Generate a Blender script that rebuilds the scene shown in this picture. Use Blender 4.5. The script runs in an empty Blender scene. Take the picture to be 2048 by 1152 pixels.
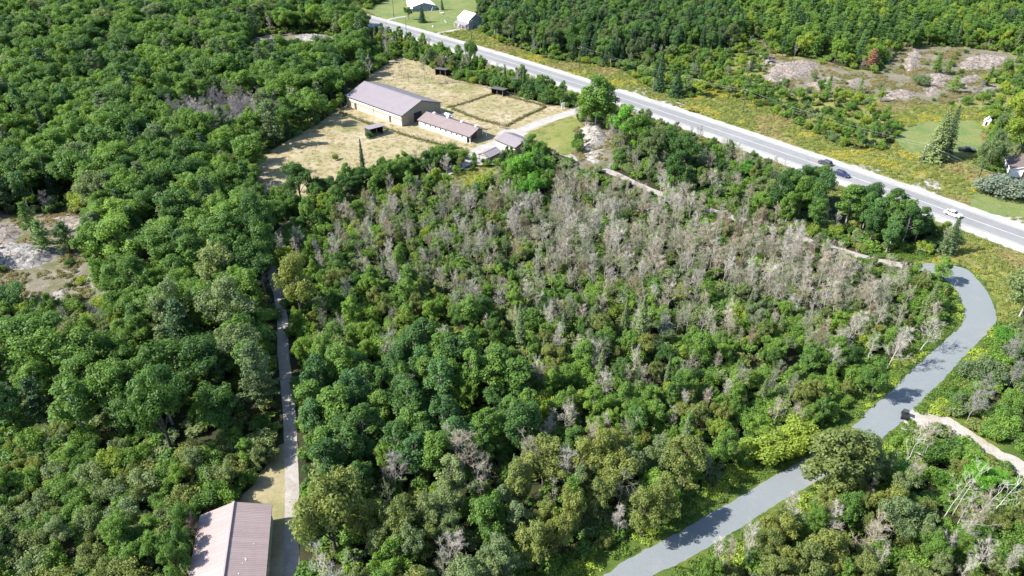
import bpy, bmesh, math, random
import numpy as np
from mathutils import Vector, noise
from mathutils.geometry import tessellate_polygon

SC = bpy.context.scene
COL = SC.collection
RAD = math.radians

# ---------------------------------------------------------------- camera, sky, sun, exposure
CAM_H, PITCH, HFOV = 95.0, RAD(33.0), RAD(70.0)
cam_d = bpy.data.cameras.new('camera'); cam = bpy.data.objects.new('camera', cam_d); COL.objects.link(cam)
cam.location = (0, 0, CAM_H); cam.rotation_euler = (math.pi / 2 - PITCH, 0, 0)
cam_d.sensor_fit = 'HORIZONTAL'; cam_d.angle = HFOV; cam_d.clip_start = 0.5; cam_d.clip_end = 6000
SC.camera = cam

SUN_AZ = Vector((-0.979, -0.203)).normalized(); SUN_EL = RAD(43.0)
world = bpy.data.worlds.new('World'); SC.world = world; world.use_nodes = True
wn = world.node_tree; wn.nodes.clear()
wo = wn.nodes.new('ShaderNodeOutputWorld'); wb = wn.nodes.new('ShaderNodeBackground'); ws = wn.nodes.new('ShaderNodeTexSky')
ws.sky_type = 'NISHITA'; ws.sun_disc = False; ws.sun_elevation = SUN_EL
ws.sun_rotation = math.atan2(SUN_AZ.x, SUN_AZ.y); ws.air_density = 1.0; ws.dust_density = 0.6
wb.inputs['Strength'].default_value = 0.125
wn.links.new(ws.outputs[0], wb.inputs[0]); wn.links.new(wb.outputs[0], wo.inputs[0])
sun_d = bpy.data.lights.new('sun', 'SUN'); sun = bpy.data.objects.new('sun', sun_d); COL.objects.link(sun)
sun_d.energy = 5.0; sun_d.angle = RAD(0.5); sun_d.color = (1.0, 0.955, 0.88)
sun.location = (-60, -10, 120)
sun.rotation_euler = Vector((-SUN_AZ.x * math.cos(SUN_EL), -SUN_AZ.y * math.cos(SUN_EL), -math.sin(SUN_EL))).to_track_quat('-Z', 'Y').to_euler()
SC.view_settings.view_transform = 'Standard'; SC.view_settings.look = 'None'
SC.view_settings.exposure = 1.45; SC.view_settings.gamma = 1.0; SC.view_settings.use_curve_mapping = False
SC.cycles.max_bounces = 5; SC.cycles.diffuse_bounces = 3; SC.cycles.glossy_bounces = 2
SC.cycles.transmission_bounces = 3; SC.cycles.transparent_max_bounces = 6
SC.cycles.caustics_reflective = False; SC.cycles.caustics_refractive = False

# ---------------------------------------------------------------- survey: photo coordinates <-> ground
FPX = 1024 / math.tan(HFOV / 2)
cP, sP = math.cos(PITCH), math.sin(PITCH)
def G(x, y, z=0.0):
    dx, du = x - 1024.0, -(y - 576.0)
    vy = du * sP + FPX * cP; vz = du * cP - FPX * sP
    t = (z - CAM_H) / vz
    return Vector((dx * t, vy * t, z))
def proj(X, Y, Z=0.0):
    w = Y * cP - (Z - CAM_H) * sP; u = Y * sP + (Z - CAM_H) * cP
    return 1024 + FPX * X / w, 576 - FPX * u / w
def height_to(base, top_y):
    g = G(*base); lo, hi = 0.0, 60.0
    for _ in range(40):
        m = (lo + hi) / 2
        if proj(g.x, g.y, m)[1] > top_y: lo = m
        else: hi = m
    return lo
def pip(px, py, poly):
    """vectorised point in polygon"""
    inside = np.zeros(px.shape, bool); n = len(poly)
    for i in range(n):
        x1, y1 = poly[i]; x2, y2 = poly[(i + 1) % n]
        if y1 == y2: continue
        c = ((y1 > py) != (y2 > py)) & (px < (x2 - x1) * (py - y1) / (y2 - y1) + x1)
        inside ^= c
    return inside
def dist_line(X, Y, pts):
    d = np.full(X.shape, 1e9)
    for a, b in zip(pts, pts[1:]):
        ax, ay, bx, by = a[0], a[1], b[0], b[1]
        L2 = (bx - ax) ** 2 + (by - ay) ** 2 + 1e-9
        t = np.clip(((X - ax) * (bx - ax) + (Y - ay) * (by - ay)) / L2, 0, 1)
        d = np.minimum(d, np.hypot(X - ax - t * (bx - ax), Y - ay - t * (by - ay)))
    return d

# ---------------------------------------------------------------- object helpers
def tag(o, label=None, cat=None, group=None, kind=None):
    if label: o['label'] = label
    if cat: o['category'] = cat
    if group: o['group'] = group
    if kind: o['kind'] = kind
    return o
def empty(name, loc, rz=0.0):
    o = bpy.data.objects.new(name, None); COL.objects.link(o); o.location = loc; o.rotation_euler = (0, 0, rz); o.empty_display_size = 0.3
    return o
def link(name, me, parent=None, loc=None, rot=None):
    o = bpy.data.objects.new(name, me); COL.objects.link(o)
    if parent: o.parent = parent
    if loc is not None: o.location = loc
    if rot is not None: o.rotation_euler = rot
    return o
class MB:
    def __init__(s): s.v = []; s.f = []; s.m = []
    def quad(s, *p, m=0):
        i = len(s.v); s.v += [tuple(q) for q in p]; s.f.append(tuple(range(i, i + len(p)))); s.m.append(m); return s
    def box(s, x0, x1, y0, y1, z0, z1, m=0):
        i = len(s.v)
        s.v += [(x0, y0, z0), (x1, y0, z0), (x1, y1, z0), (x0, y1, z0), (x0, y0, z1), (x1, y0, z1), (x1, y1, z1), (x0, y1, z1)]
        s.f += [(i, i+3, i+2, i+1), (i+4, i+5, i+6, i+7), (i, i+1, i+5, i+4), (i+1, i+2, i+6, i+5), (i+2, i+3, i+7, i+6), (i+3, i, i+4, i+7)]
        s.m += [m] * 6; return s
    def tube(s, p0, p1, r0, r1=None, n=6, m=0, cap=True):
        r1 = r0 if r1 is None else r1
        p0, p1 = Vector(p0), Vector(p1); d = (p1 - p0).normalized()
        a = d.orthogonal().normalized(); b = d.cross(a); i = len(s.v)
        for p, r in ((p0, r0), (p1, r1)):
            for k in range(n):
                t = 2 * math.pi * k / n; s.v.append(tuple(p + a * (r * math.cos(t)) + b * (r * math.sin(t))))
        for k in range(n):
            s.f.append((i + k, i + (k + 1) % n, i + n + (k + 1) % n, i + n + k)); s.m.append(m)
        if cap:
            s.f.append(tuple(range(i + n - 1, i - 1, -1))); s.m.append(m); s.f.append(tuple(range(i + n, i + 2 * n))); s.m.append(m)
        return s
    def prism(s, prof, y0, y1, m=0):
        """profile (x,z) extruded along y"""
        i = len(s.v); n = len(prof)
        s.v += [(x, y0, z) for x, z in prof] + [(x, y1, z) for x, z in prof]
        s.f.append(tuple(range(i, i + n))); s.f.append(tuple(range(i + 2 * n - 1, i + n - 1, -1))); s.m += [m, m]
        for k in range(n):
            s.f.append((i + (k + 1) % n, i + k, i + n + k, i + n + (k + 1) % n)); s.m.append(m)
        return s
    def mesh(s, name, mats, smooth=False):
        me = bpy.data.meshes.new(name); me.from_pydata(s.v, [], s.f)
        for m in (mats if isinstance(mats, (list, tuple)) else [mats]): me.materials.append(m)
        if any(s.m): me.polygons.foreach_set('material_index', s.m)
        if smooth: me.polygons.foreach_set('use_smooth', [True] * len(me.polygons))
        me.update(); return me
    def build(s, name, mats, parent=None, loc=None, rot=None, smooth=False):
        return link(name, s.mesh(name, mats, smooth), parent, loc, rot)

# ---------------------------------------------------------------- materials
ALB = 0.52      # surfaces were sampled one half stop brighter than their real albedo
def newmat(name):
    m = bpy.data.materials.new(name); m.use_nodes = True; nt = m.node_tree; nt.nodes.clear()
    return m, nt, nt.nodes.new('ShaderNodeOutputMaterial')
def N(nt, t, **kw):
    n = nt.nodes.new(t)
    for k, v in kw.items(): setattr(n, k, v)
    return n
def ramp(nt, stops):
    r = nt.nodes.new('ShaderNodeValToRGB'); e = r.color_ramp.elements
    while len(e) < len(stops): e.new(0.5)
    for k, (p, c) in enumerate(stops): e[k].position = p; e[k].color = (*c, 1) if len(c) == 3 else c
    return r
def noise_tex(nt, vec, scale, detail=4, rough=0.55):
    n = N(nt, 'ShaderNodeTexNoise'); n.inputs['Scale'].default_value = scale; n.inputs['Detail'].default_value = detail; n.inputs['Roughness'].default_value = rough
    nt.links.new(vec, n.inputs['Vector']); return n.outputs['Fac']
def mixc(nt, fac, a, b, mode='MIX'):
    x = N(nt, 'ShaderNodeMix', data_type='RGBA', blend_type=mode)
    for s, v in ((x.inputs[0], fac), (x.inputs[6], a), (x.inputs[7], b)):
        if isinstance(v, (int, float)): s.default_value = v
        elif isinstance(v, tuple): s.default_value = (*v, 1)
        else: nt.links.new(v, s)
    return x.outputs[2]
def ground_mat(name, layers, bump=0.0, bscale=8.0, rough=0.95, fine=(0.75, 1.2), fscale=3.0, cracks=False):
    """layers: first colour, then (noise scale, low, high, colour)"""
    m, nt, out = newmat(name); geo = N(nt, 'ShaderNodeNewGeometry').outputs['Position']
    p = N(nt, 'ShaderNodeBsdfPrincipled'); p.inputs['Roughness'].default_value = rough; p.inputs['Specular IOR Level'].default_value = 0.15
    c = tuple(x * ALB for x in layers[0])
    for k, (s, lo, hi, col) in enumerate(layers[1:]):
        col = tuple(x * ALB for x in col)
        mp = N(nt, 'ShaderNodeMapping'); mp.inputs['Location'].default_value = (37.1 * k, 11.7 * k, 5.3 * k); nt.links.new(geo, mp.inputs[0])
        r = ramp(nt, [(lo, (0, 0, 0)), (hi, (1, 1, 1))]); nt.links.new(noise_tex(nt, mp.outputs[0], s, 5, 0.6), r.inputs[0])
        c = mixc(nt, r.outputs[0], c, col)
    fr = ramp(nt, [(0.3, (fine[0],) * 3), (0.7, (fine[1],) * 3)]); nt.links.new(noise_tex(nt, geo, fscale, 6, 0.7), fr.inputs[0])
    c = mixc(nt, 1.0, c, fr.outputs[0], 'MULTIPLY')
    if cracks:
        wv = N(nt, 'ShaderNodeTexNoise'); wv.inputs['Scale'].default_value = 0.6; wv.inputs['Detail'].default_value = 4; nt.links.new(geo, wv.inputs['Vector'])
        ad = N(nt, 'ShaderNodeVectorMath', operation='MULTIPLY_ADD'); ad.inputs[1].default_value = (2.4, 2.4, 2.4); nt.links.new(wv.outputs['Color'], ad.inputs[0]); nt.links.new(geo, ad.inputs[2])
        vo = N(nt, 'ShaderNodeTexVoronoi', feature='DISTANCE_TO_EDGE'); vo.inputs['Scale'].default_value = 0.42; nt.links.new(ad.outputs[0], vo.inputs['Vector'])
        cr = ramp(nt, [(0.0, (0.32, 0.31, 0.27)), (0.05, (0.75, 0.74, 0.72)), (0.11, (1, 1, 1))]); nt.links.new(vo.outputs['Distance'], cr.inputs[0]); c = mixc(nt, 1.0, c, cr.outputs[0], 'MULTIPLY')
    if isinstance(c, tuple): p.inputs['Base Color'].default_value = (*c, 1)
    else: nt.links.new(c, p.inputs['Base Color'])
    if bump:
        b = N(nt, 'ShaderNodeBump'); b.inputs['Strength'].default_value = bump; b.inputs['Distance'].default_value = 0.15
        nt.links.new(noise_tex(nt, geo, bscale, 6, 0.7), b.inputs['Height']); nt.links.new(b.outputs[0], p.inputs['Normal'])
    nt.links.new(p.outputs[0], out.inputs[0]); return m
def paint(name, col, rough=0.5, metal=0.0, var=0.15, scale=1.5, spec=0.4, streak=False, each=0.0):
    col = tuple(x * ALB for x in col) if min(col) < 0.6 else col
    m, nt, out = newmat(name); tc = N(nt, 'ShaderNodeTexCoord').outputs['Object']
    p = N(nt, 'ShaderNodeBsdfPrincipled'); p.inputs['Roughness'].default_value = rough; p.inputs['Metallic'].default_value = metal; p.inputs['Specular IOR Level'].default_value = spec
    vec = tc
    if streak:
        mp = N(nt, 'ShaderNodeMapping'); mp.inputs['Scale'].default_value = (1, 1, 0.12) if streak == 'z' else (1.0, 0.1, 1.0); nt.links.new(tc, mp.inputs[0]); vec = mp.outputs[0]
    r = ramp(nt, [(0.3, tuple(x * (1 - var) for x in col)), (0.7, tuple(min(1, x * (1 + var)) for x in col))])
    nt.links.new(noise_tex(nt, vec, scale, 5, 0.65), r.inputs[0]); c = r.outputs[0]
    if each:
        oi = N(nt, 'ShaderNodeObjectInfo'); r3 = ramp(nt, [(0, (1 - each,) * 3), (1, (1 + each,) * 3)]); nt.links.new(oi.outputs['Random'], r3.inputs[0]); c = mixc(nt, 1.0, c, r3.outputs[0], 'MULTIPLY')
        ds = ramp(nt, [(0.45, (1, 1, 1)), (0.75, (0.93, 0.91, 0.89))]); nt.links.new(noise_tex(nt, N(nt, 'ShaderNodeNewGeometry').outputs['Position'], 0.55, 6, 0.7), ds.inputs[0]); c = mixc(nt, 1.0, c, ds.outputs[0], 'MULTIPLY')
    nt.links.new(c, p.inputs['Base Color'])
    nt.links.new(p.outputs[0], out.inputs[0]); return m
def foliage_mat(name, trans=0.3):
    m, nt, out = newmat(name)
    at = N(nt, 'ShaderNodeAttribute', attribute_type='INSTANCER', attribute_name='tint')
    lv = N(nt, 'ShaderNodeAttribute', attribute_type='GEOMETRY', attribute_name='leafvar')
    oi = N(nt, 'ShaderNodeObjectInfo')
    r = ramp(nt, [(0.0, (0.62, 0.66, 0.7)), (0.55, (1, 1, 1)), (0.92, (1.35, 1.25, 1.0)), (1.0, (1.7, 1.4, 1.0))]); nt.links.new(lv.outputs['Fac'], r.inputs[0])
    r2 = ramp(nt, [(0, (0.82, 0.86, 0.95)), (0.5, (1, 1, 1)), (1, (1.18, 1.1, 0.95))]); nt.links.new(oi.outputs['Random'], r2.inputs[0])
    c = mixc(nt, 1.0, at.outputs['Color'], r.outputs[0], 'MULTIPLY'); c = mixc(nt, 1.0, c, r2.outputs[0], 'MULTIPLY')
    p = N(nt, 'ShaderNodeBsdfPrincipled'); p.inputs['Roughness'].default_value = 0.55; p.inputs['Specular IOR Level'].default_value = 0.25
    nt.links.new(c, p.inputs['Base Color'])
    t = N(nt, 'ShaderNodeBsdfTranslucent'); nt.links.new(mixc(nt, 1.0, c, (1.35, 1.3, 0.7), 'MULTIPLY'), t.inputs[0])
    mx = N(nt, 'ShaderNodeMixShader'); mx.inputs[0].default_value = trans
    nt.links.new(p.outputs[0], mx.inputs[1]); nt.links.new(t.outputs[0], mx.inputs[2]); nt.links.new(mx.outputs[0], out.inputs[0])
    return m
def tint_mat(name, rough=0.85):
    m, nt, out = newmat(name)
    at = N(nt, 'ShaderNodeAttribute', attribute_type='INSTANCER', attribute_name='tint')
    tc = N(nt, 'ShaderNodeTexCoord').outputs['Object']
    r = ramp(nt, [(0.3, (0.7, 0.7, 0.72)), (0.7, (1.2, 1.18, 1.15))]); nt.links.new(noise_tex(nt, tc, 1.3, 4), r.inputs[0])
    p = N(nt, 'ShaderNodeBsdfPrincipled'); p.inputs['Roughness'].default_value = rough; p.inputs['Specular IOR Level'].default_value = 0.2
    nt.links.new(mixc(nt, 1.0, at.outputs['Color'], r.outputs[0], 'MULTIPLY'), p.inputs['Base Color']); nt.links.new(p.outputs[0], out.inputs[0])
    return m

M = {}
M['leaf'] = foliage_mat('leaves', 0.45); M['needle'] = foliage_mat('needles', 0.28); M['herb'] = foliage_mat('herbs', 0.35)
M['deadwood'] = tint_mat('dead_wood')
M['bark'] = paint('bark', (0.11, 0.09, 0.07), 0.9, var=0.4, scale=5)
M['birch'] = paint('pale_bark', (0.52, 0.5, 0.46), 0.8, var=0.3, scale=3)
M['floor'] = ground_mat('forest_floor', [(0.045, 0.05, 0.022), (0.12, 0.4, 0.62, (0.065, 0.08, 0.028)), (0.7, 0.5, 0.7, (0.085, 0.065, 0.04))], 0.5, 3)
M['dry'] = ground_mat('dry_grass', [(0.45, 0.375, 0.22), (0.045, 0.46, 0.66, (0.31, 0.295, 0.135)), (0.16, 0.46, 0.66, (0.52, 0.44, 0.28)), (1.1, 0.55, 0.8, (0.33, 0.30, 0.16)), (0.07, 0.54, 0.68, (0.58, 0.49, 0.35))], 0.25, 6, fscale=1.3, fine=(0.82, 1.15))
M['meadow'] = ground_mat('roadside_meadow', [(0.25, 0.29, 0.08), (0.06, 0.45, 0.6, (0.36, 0.34, 0.12)), (0.25, 0.5, 0.7, (0.13, 0.19, 0.04)), (0.12, 0.58, 0.75, (0.34, 0.25, 0.11)), (0.8, 0.55, 0.7, (0.36, 0.35, 0.085))], 0.5, 4, fscale=2, fine=(0.65, 1.2))
M['lawn'] = ground_mat('mown_lawn', [(0.17, 0.25, 0.075), (0.08, 0.42, 0.6, (0.25, 0.29, 0.095)), (0.35, 0.5, 0.7, (0.30, 0.29, 0.13)), (0.9, 0.55, 0.75, (0.13, 0.20, 0.06))], 0.5, 5, fine=(0.75, 1.2), fscale=1.6)
M['verge'] = ground_mat('green_verge', [(0.10, 0.17, 0.03), (0.15, 0.42, 0.62, (0.20, 0.25, 0.045)), (0.6, 0.5, 0.7, (0.07, 0.12, 0.025))], 0.6, 3, fine=(0.6, 1.2))
M['lane'] = ground_mat('crushed_stone', [(0.308, 0.342, 0.355), (0.05, 0.4, 0.65, (0.285, 0.32, 0.338)), (0.5, 0.55, 0.75, (0.345, 0.365, 0.368)), (0.16, 0.56, 0.72, (0.35, 0.355, 0.345)), (2.5, 0.6, 0.72, (0.26, 0.28, 0.29))], 0.35, 14, fine=(0.86, 1.1), fscale=7)
M['track'] = ground_mat('pale_sand', [(0.60, 0.56, 0.50), (0.3, 0.45, 0.65, (0.50, 0.44, 0.36)), (1.2, 0.55, 0.72, (0.68, 0.65, 0.61))], 0.5, 5, fine=(0.75, 1.12))
M['drive'] = ground_mat('driveway_gravel', [(0.54, 0.51, 0.475), (0.3, 0.45, 0.65, (0.46, 0.43, 0.40)), (0.9, 0.5, 0.7, (0.60, 0.58, 0.55))], 0.3, 8, fine=(0.85, 1.1))
M['lane_tan'] = ground_mat('tan_lane_gravel', [(0.50, 0.455, 0.41), (0.3, 0.45, 0.65, (0.42, 0.375, 0.33)), (0.9, 0.5, 0.7, (0.58, 0.54, 0.50))], 0.3, 8, fine=(0.82, 1.12))
M['shoulder'] = ground_mat('road_shoulder_gravel', [(0.56, 0.55, 0.525), (0.08, 0.45, 0.65, (0.47, 0.46, 0.43)), (0.9, 0.5, 0.7, (0.62, 0.61, 0.59))], 0.2, 9, fine=(0.88, 1.08))
M['asphalt'] = ground_mat('worn_asphalt', [(0.33, 0.33, 0.332), (0.06, 0.45, 0.6, (0.37, 0.37, 0.37)), (0.6, 0.5, 0.75, (0.295, 0.295, 0.30))], 0.1, 12, rough=0.85, fine=(0.92, 1.06))
M['line'] = ground_mat('road_paint', [(0.72, 0.71, 0.68), (0.9, 0.5, 0.75, (0.55, 0.54, 0.52))], fine=(0.9, 1.05))
M['rock'] = ground_mat('granite', [(0.46, 0.385, 0.335), (0.15, 0.42, 0.62, (0.36, 0.315, 0.285)), (0.5, 0.52, 0.68, (0.56, 0.49, 0.43)), (0.3, 0.60, 0.72, (0.20, 0.205, 0.11)), (1.6, 0.58, 0.7, (0.17, 0.16, 0.155))], 0.9, 1.5, fine=(0.66, 1.2), fscale=1.6, cracks=True)
M['rockpale'] = ground_mat('pale_granite', [(0.60, 0.55, 0.49), (0.2, 0.42, 0.62, (0.48, 0.44, 0.40)), (0.6, 0.52, 0.68, (0.68, 0.63, 0.57)), (0.4, 0.62, 0.74, (0.30, 0.28, 0.20))], 0.9, 1.5, fine=(0.74, 1.15), fscale=1.6, cracks=True)
M['rockgrey'] = ground_mat('grey_granite', [(0.54, 0.505, 0.47), (0.18, 0.42, 0.62, (0.38, 0.355, 0.34)), (0.5, 0.52, 0.68, (0.62, 0.585, 0.54)), (0.3, 0.62, 0.74, (0.20, 0.205, 0.12)), (1.4, 0.58, 0.7, (0.16, 0.15, 0.16))], 0.9, 1.2, fine=(0.66, 1.2), fscale=1.6, cracks=True)
M['roof_grey'] = paint('mauve_metal_roof', (0.355, 0.31, 0.33), 0.5, 0.0, 0.05, 0.4, 0.35, each=0.02)
M['roof_brown'] = paint('brown_metal_roof', (0.37, 0.295, 0.285), 0.5, 0.0, 0.08, 0.6, 0.35, each=0.03)
M['roof_pink'] = paint('faded_pink_metal_roof', (0.545, 0.425, 0.405), 0.5, 0.0, 0.04, 0.5, 0.3, each=0.05)
M['roof_white'] = paint('white_metal_roof', (0.75, 0.74, 0.73), 0.5, var=0.05)
M['roof_shingle'] = paint('brown_shingle', (0.20, 0.155, 0.145), 0.9, var=0.25, scale=6)
M['roof_dark'] = paint('dark_shed_roof', (0.16, 0.145, 0.16), 0.7, var=0.2)
M['trim'] = paint('dark_brown_trim', (0.09, 0.065, 0.055), 0.6)
M['wall_cream'] = paint('cream_siding', (0.88, 0.80, 0.59), 0.7, var=0.08, scale=0.8, streak='z')
M['wall_tan'] = paint('tan_siding', (0.42, 0.36, 0.27), 0.75, var=0.1, scale=0.8, streak='z')
M['wall_white'] = paint('white_siding', (0.72, 0.71, 0.69), 0.65, var=0.06)
M['wall_blue'] = paint('blue_grey_siding', (0.30, 0.36, 0.45), 0.7, var=0.08)
M['wall_dark'] = paint('dark_weathered_boards', (0.055, 0.045, 0.05), 0.9, var=0.4, scale=3, streak='z')
M['wood'] = paint('weathered_wood', (0.30, 0.25, 0.20), 0.9, var=0.35, scale=4)
M['wood_dark'] = paint('dark_creosote_wood', (0.15, 0.12, 0.10), 0.9, var=0.3, scale=4)
M['door_brown'] = paint('brown_door', (0.14, 0.09, 0.07), 0.6)
M['white'] = paint('white_enamel', (0.8, 0.79, 0.78), 0.5, var=0.05)
M['glass'] = paint('window_glass', (0.03, 0.04, 0.05), 0.08, var=0.2, spec=0.8)
M['rubber'] = paint('black_rubber', (0.02, 0.02, 0.02), 0.85)
M['steel'] = paint('bare_steel', (0.55, 0.55, 0.56), 0.35, 0.8)
M['wire'] = paint('aluminium_wire', (0.5, 0.5, 0.5), 0.5, 0.3)
M['car_silver'] = paint('dark_grey_car_paint', (0.12, 0.115, 0.125), 0.25, 0.3, 0.04, spec=0.6)
M['car_blue'] = paint('dark_blue_car_paint', (0.04, 0.05, 0.16), 0.22, 0.1, 0.05, spec=0.6)
M['car_white'] = paint('white_car_paint', (0.78, 0.78, 0.78), 0.25, 0.0, 0.03, spec=0.6)
M['car_dark'] = paint('charcoal_car_paint', (0.03, 0.032, 0.04), 0.25, 0.1, 0.05, spec=0.6)
M['lamp_red'] = paint('red_lens', (0.35, 0.02, 0.02), 0.2)
M['lamp_clear'] = paint('clear_lens', (0.7, 0.7, 0.68), 0.15)
M['tarp'] = paint('pale_tarpaulin', (0.7, 0.7, 0.72), 0.6, var=0.12)
M['green_paint'] = paint('green_paint', (0.05, 0.16, 0.10), 0.5)
M['concrete'] = paint('concrete', (0.5, 0.48, 0.45), 0.9, var=0.15)

# ---------------------------------------------------------------- the setting: ground, fields, roads
def catmull(pts, closed, step):
    n = len(pts); out = []
    rng = range(n if closed else n - 1)
    for i in rng:
        if closed: p0, p1, p2, p3 = pts[(i - 1) % n], pts[i], pts[(i + 1) % n], pts[(i + 2) % n]
        else: p0, p1, p2, p3 = pts[max(i - 1, 0)], pts[i], pts[i + 1], pts[min(i + 2, n - 1)]
        k = max(1, int((p2 - p1).length / step))
        for j in range(k):
            t = j / k
            out.append(0.5 * ((2 * p1) + (p2 - p0) * t + (2 * p0 - 5 * p1 + 4 * p2 - p3) * t * t + (3 * p1 - p0 - 3 * p2 + p3) * t ** 3))
    if not closed: out.append(pts[-1].copy())
    return out
def jitter(p, amp, sc=0.35):
    return Vector((p.x + amp * (noise.noise((p.x * sc, p.y * sc, 3.1)) + 0.6 * noise.noise((p.x * sc * 3, p.y * sc * 3, 9.1))),
                   p.y + amp * (noise.noise((p.x * sc, p.y * sc, 17.7)) + 0.6 * noise.noise((p.x * sc * 3, p.y * sc * 3, 29.1))), 0))
def sheet(name, px, z, mat, jit=0.8, step=1.6):
    pts = [jitter(p, jit) for p in catmull([G(*p) for p in px], True, step)]
    tris = tessellate_polygon([pts])
    me = bpy.data.meshes.new(name); me.from_pydata([(p.x, p.y, z) for p in pts], [], [tuple(t) for t in tris]); me.materials.append(mat)
    bm = bmesh.new(); bm.from_mesh(me); bmesh.ops.recalc_face_normals(bm, faces=bm.faces)
    for f in bm.faces:
        if f.normal.z < 0: f.normal_flip()
    bm.to_mesh(me); bm.free()
    return tag(link(name, me), kind='structure')
def ribbon(name, line, hwl, hwr, z, mat, jit=0.15, step=1.2, parent=None, js=0.5, structure=True):
    """strip along a ground polyline; hwl to its left, hwr to its right (negative = offset)"""
    pts = line if step is None else catmull(line, False, step)
    v, f = [], []
    for i, p in enumerate(pts):
        d = (pts[min(i + 1, len(pts) - 1)] - pts[max(i - 1, 0)]); d.z = 0; d.normalize(); nrm = Vector((-d.y, d.x, 0))
        a = jitter(p + nrm * hwl, jit, js); b = jitter(p - nrm * hwr, jit, js)
        v += [(a.x, a.y, z), (b.x, b.y, z)]
        if i: f.append((2 * i - 2, 2 * i - 1, 2 * i + 1, 2 * i))
    me = bpy.data.meshes.new(name); me.from_pydata(v, [], f); me.materials.append(mat)
    o = link(name, me, parent)
    if parent is None and structure: tag(o, kind='structure')
    return o
def two_edges(name, L, Rr, z, mat, jit=0.2, n=260):
    def res(pts):
        c = catmull([G(*p) for p in pts], False, 0.5); d = [0.0]
        for a, b in zip(c, c[1:]): d.append(d[-1] + (b - a).length)
        xs = np.interp(np.linspace(0, d[-1], n), d, [p.x for p in c]); ys = np.interp(np.linspace(0, d[-1], n), d, [p.y for p in c])
        return [Vector((x, y, 0)) for x, y in zip(xs, ys)]
    A, B = res(L), res(Rr); v, f = [], []
    for i in range(n):
        a, b = jitter(A[i], jit, 0.9), jitter(B[i], jit, 0.9); v += [(a.x, a.y, z), (b.x, b.y, z)]
        if i: f.append((2 * i - 2, 2 * i - 1, 2 * i + 1, 2 * i))
    me = bpy.data.meshes.new(name); me.from_pydata(v, [], f); me.materials.append(mat)
    bm = bmesh.new(); bm.from_mesh(me)
    for q in bm.faces:
        if q.normal.z < 0: q.normal_flip()
    bm.to_mesh(me); bm.free()
    tag(link(name, me), kind='structure')
    return A, B

gb = MB().quad((-2500, -600, 0), (2500, -600, 0), (2500, 4000, 0), (-2500, 4000, 0))
tag(gb.build('ground', M['floor']), kind='structure')

PX = dict(
 paddock=[(512, 325), (560, 290), (640, 245), (690, 212), (800, 255), (930, 298), (940, 308), (880, 322), (820, 336), (760, 350), (735, 364), (680, 380), (650, 392), (600, 400), (560, 398), (530, 408), (512, 385)],
 yard=[(690, 208), (700, 190), (735, 155), (765, 132), (800, 112), (850, 128), (905, 158), (990, 176), (1015, 188), (1095, 208), (1150, 220), (1150, 240), (1100, 262), (1080, 280), (1060, 300), (1000, 325), (960, 330), (930, 318), (800, 262)],
 lawn_drive=[(1050, 272), (1090, 252), (1135, 232), (1160, 245), (1165, 275), (1150, 300), (1130, 310), (1090, 295)],
 clearing=[(866, 366), (905, 350), (945, 335), (990, 332), (1003, 350), (985, 374), (930, 390), (880, 385)],
 barn_grass=[(470, 1010), (520, 950), (568, 885), (580, 1000), (575, 1060), (570, 1300), (380, 1300), (395, 1040)],
 meadow_n=[(862, 69), (950, 56), (1000, 85), (1100, 120), (1180, 128), (1240, 140), (1290, 170), (1350, 198), (1400, 226), (1335, 211), (1242, 182), (1155, 154), (1047, 123), (964, 98)],
 meadow_e=[(1352, 207), (1400, 185), (1440, 172), (1500, 165), (1540, 195), (1620, 255), (1700, 295), (1770, 300), (1800, 262), (1770, 232), (1700, 212), (1800, 205), (1960, 215), (1978, 240), (1975, 290), (1950, 330), (2100, 390), (2100, 480), (1996, 438), (1888, 402), (1732, 350), (1558, 291), (1454, 253)],
 lawn_e=[(1790, 285), (1805, 258), (1850, 245), (1945, 240), (1962, 255), (1965, 300), (1900, 322), (1810, 305)],
 lawn_se=[(1935, 412), (1950, 385), (2000, 375), (2100, 372), (2100, 440), (2010, 432)],
 lawn_n=[(733, 22), (760, 6), (800, -22), (965, -22), (958, 45), (905, 60), (860, 66), (800, 50), (768, 40)],
 meadow_bend=[(1825, 528), (1880, 512), (1925, 468), (1990, 480), (2100, 520), (2100, 615), (2030, 640), (2000, 650), (1992, 610), (1965, 560), (1920, 532)],
 barren_w=[(-120, 440), (30, 428), (100, 426), (192, 428), (205, 465), (160, 500), (200, 548), (218, 590), (190, 612), (150, 620), (60, 604), (-120, 585)],
 barren_n=[(1495, 80), (1520, 77), (1560, 113), (1640, 120), (1700, 140), (1760, 150), (1755, 188), (1690, 185), (1620, 190), (1560, 178), (1525, 165), (1530, 130)],
 barren_e=[(1755, 150), (1800, 100), (1850, 92), (1960, 98), (2020, 108), (2034, 130), (1985, 150), (1962, 175), (1950, 200), (1900, 207), (1830, 213), (1765, 207)],
 barren_top=[(495, 80), (550, 68), (640, 68), (698, 86), (700, 104), (640, 96), (510, 98)],
 barren_far=[(1420, 28), (1450, 12), (1475, 10), (1478, 20), (1440, 34)],
 barren_dome=[(1148, 262), (1165, 244), (1215, 246), (1226, 290), (1228, 330), (1170, 342), (1146, 305)],
 gravel_yard=[(868, 352), (905, 335), (936, 308), (950, 294), (990, 280), (1000, 262), (1030, 259), (1050, 264), (1078, 280), (1108, 296), (1105, 304), (1060, 296), (1040, 318), (990, 330), (965, 326), (940, 331), (905, 347), (872, 360)],
)
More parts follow.
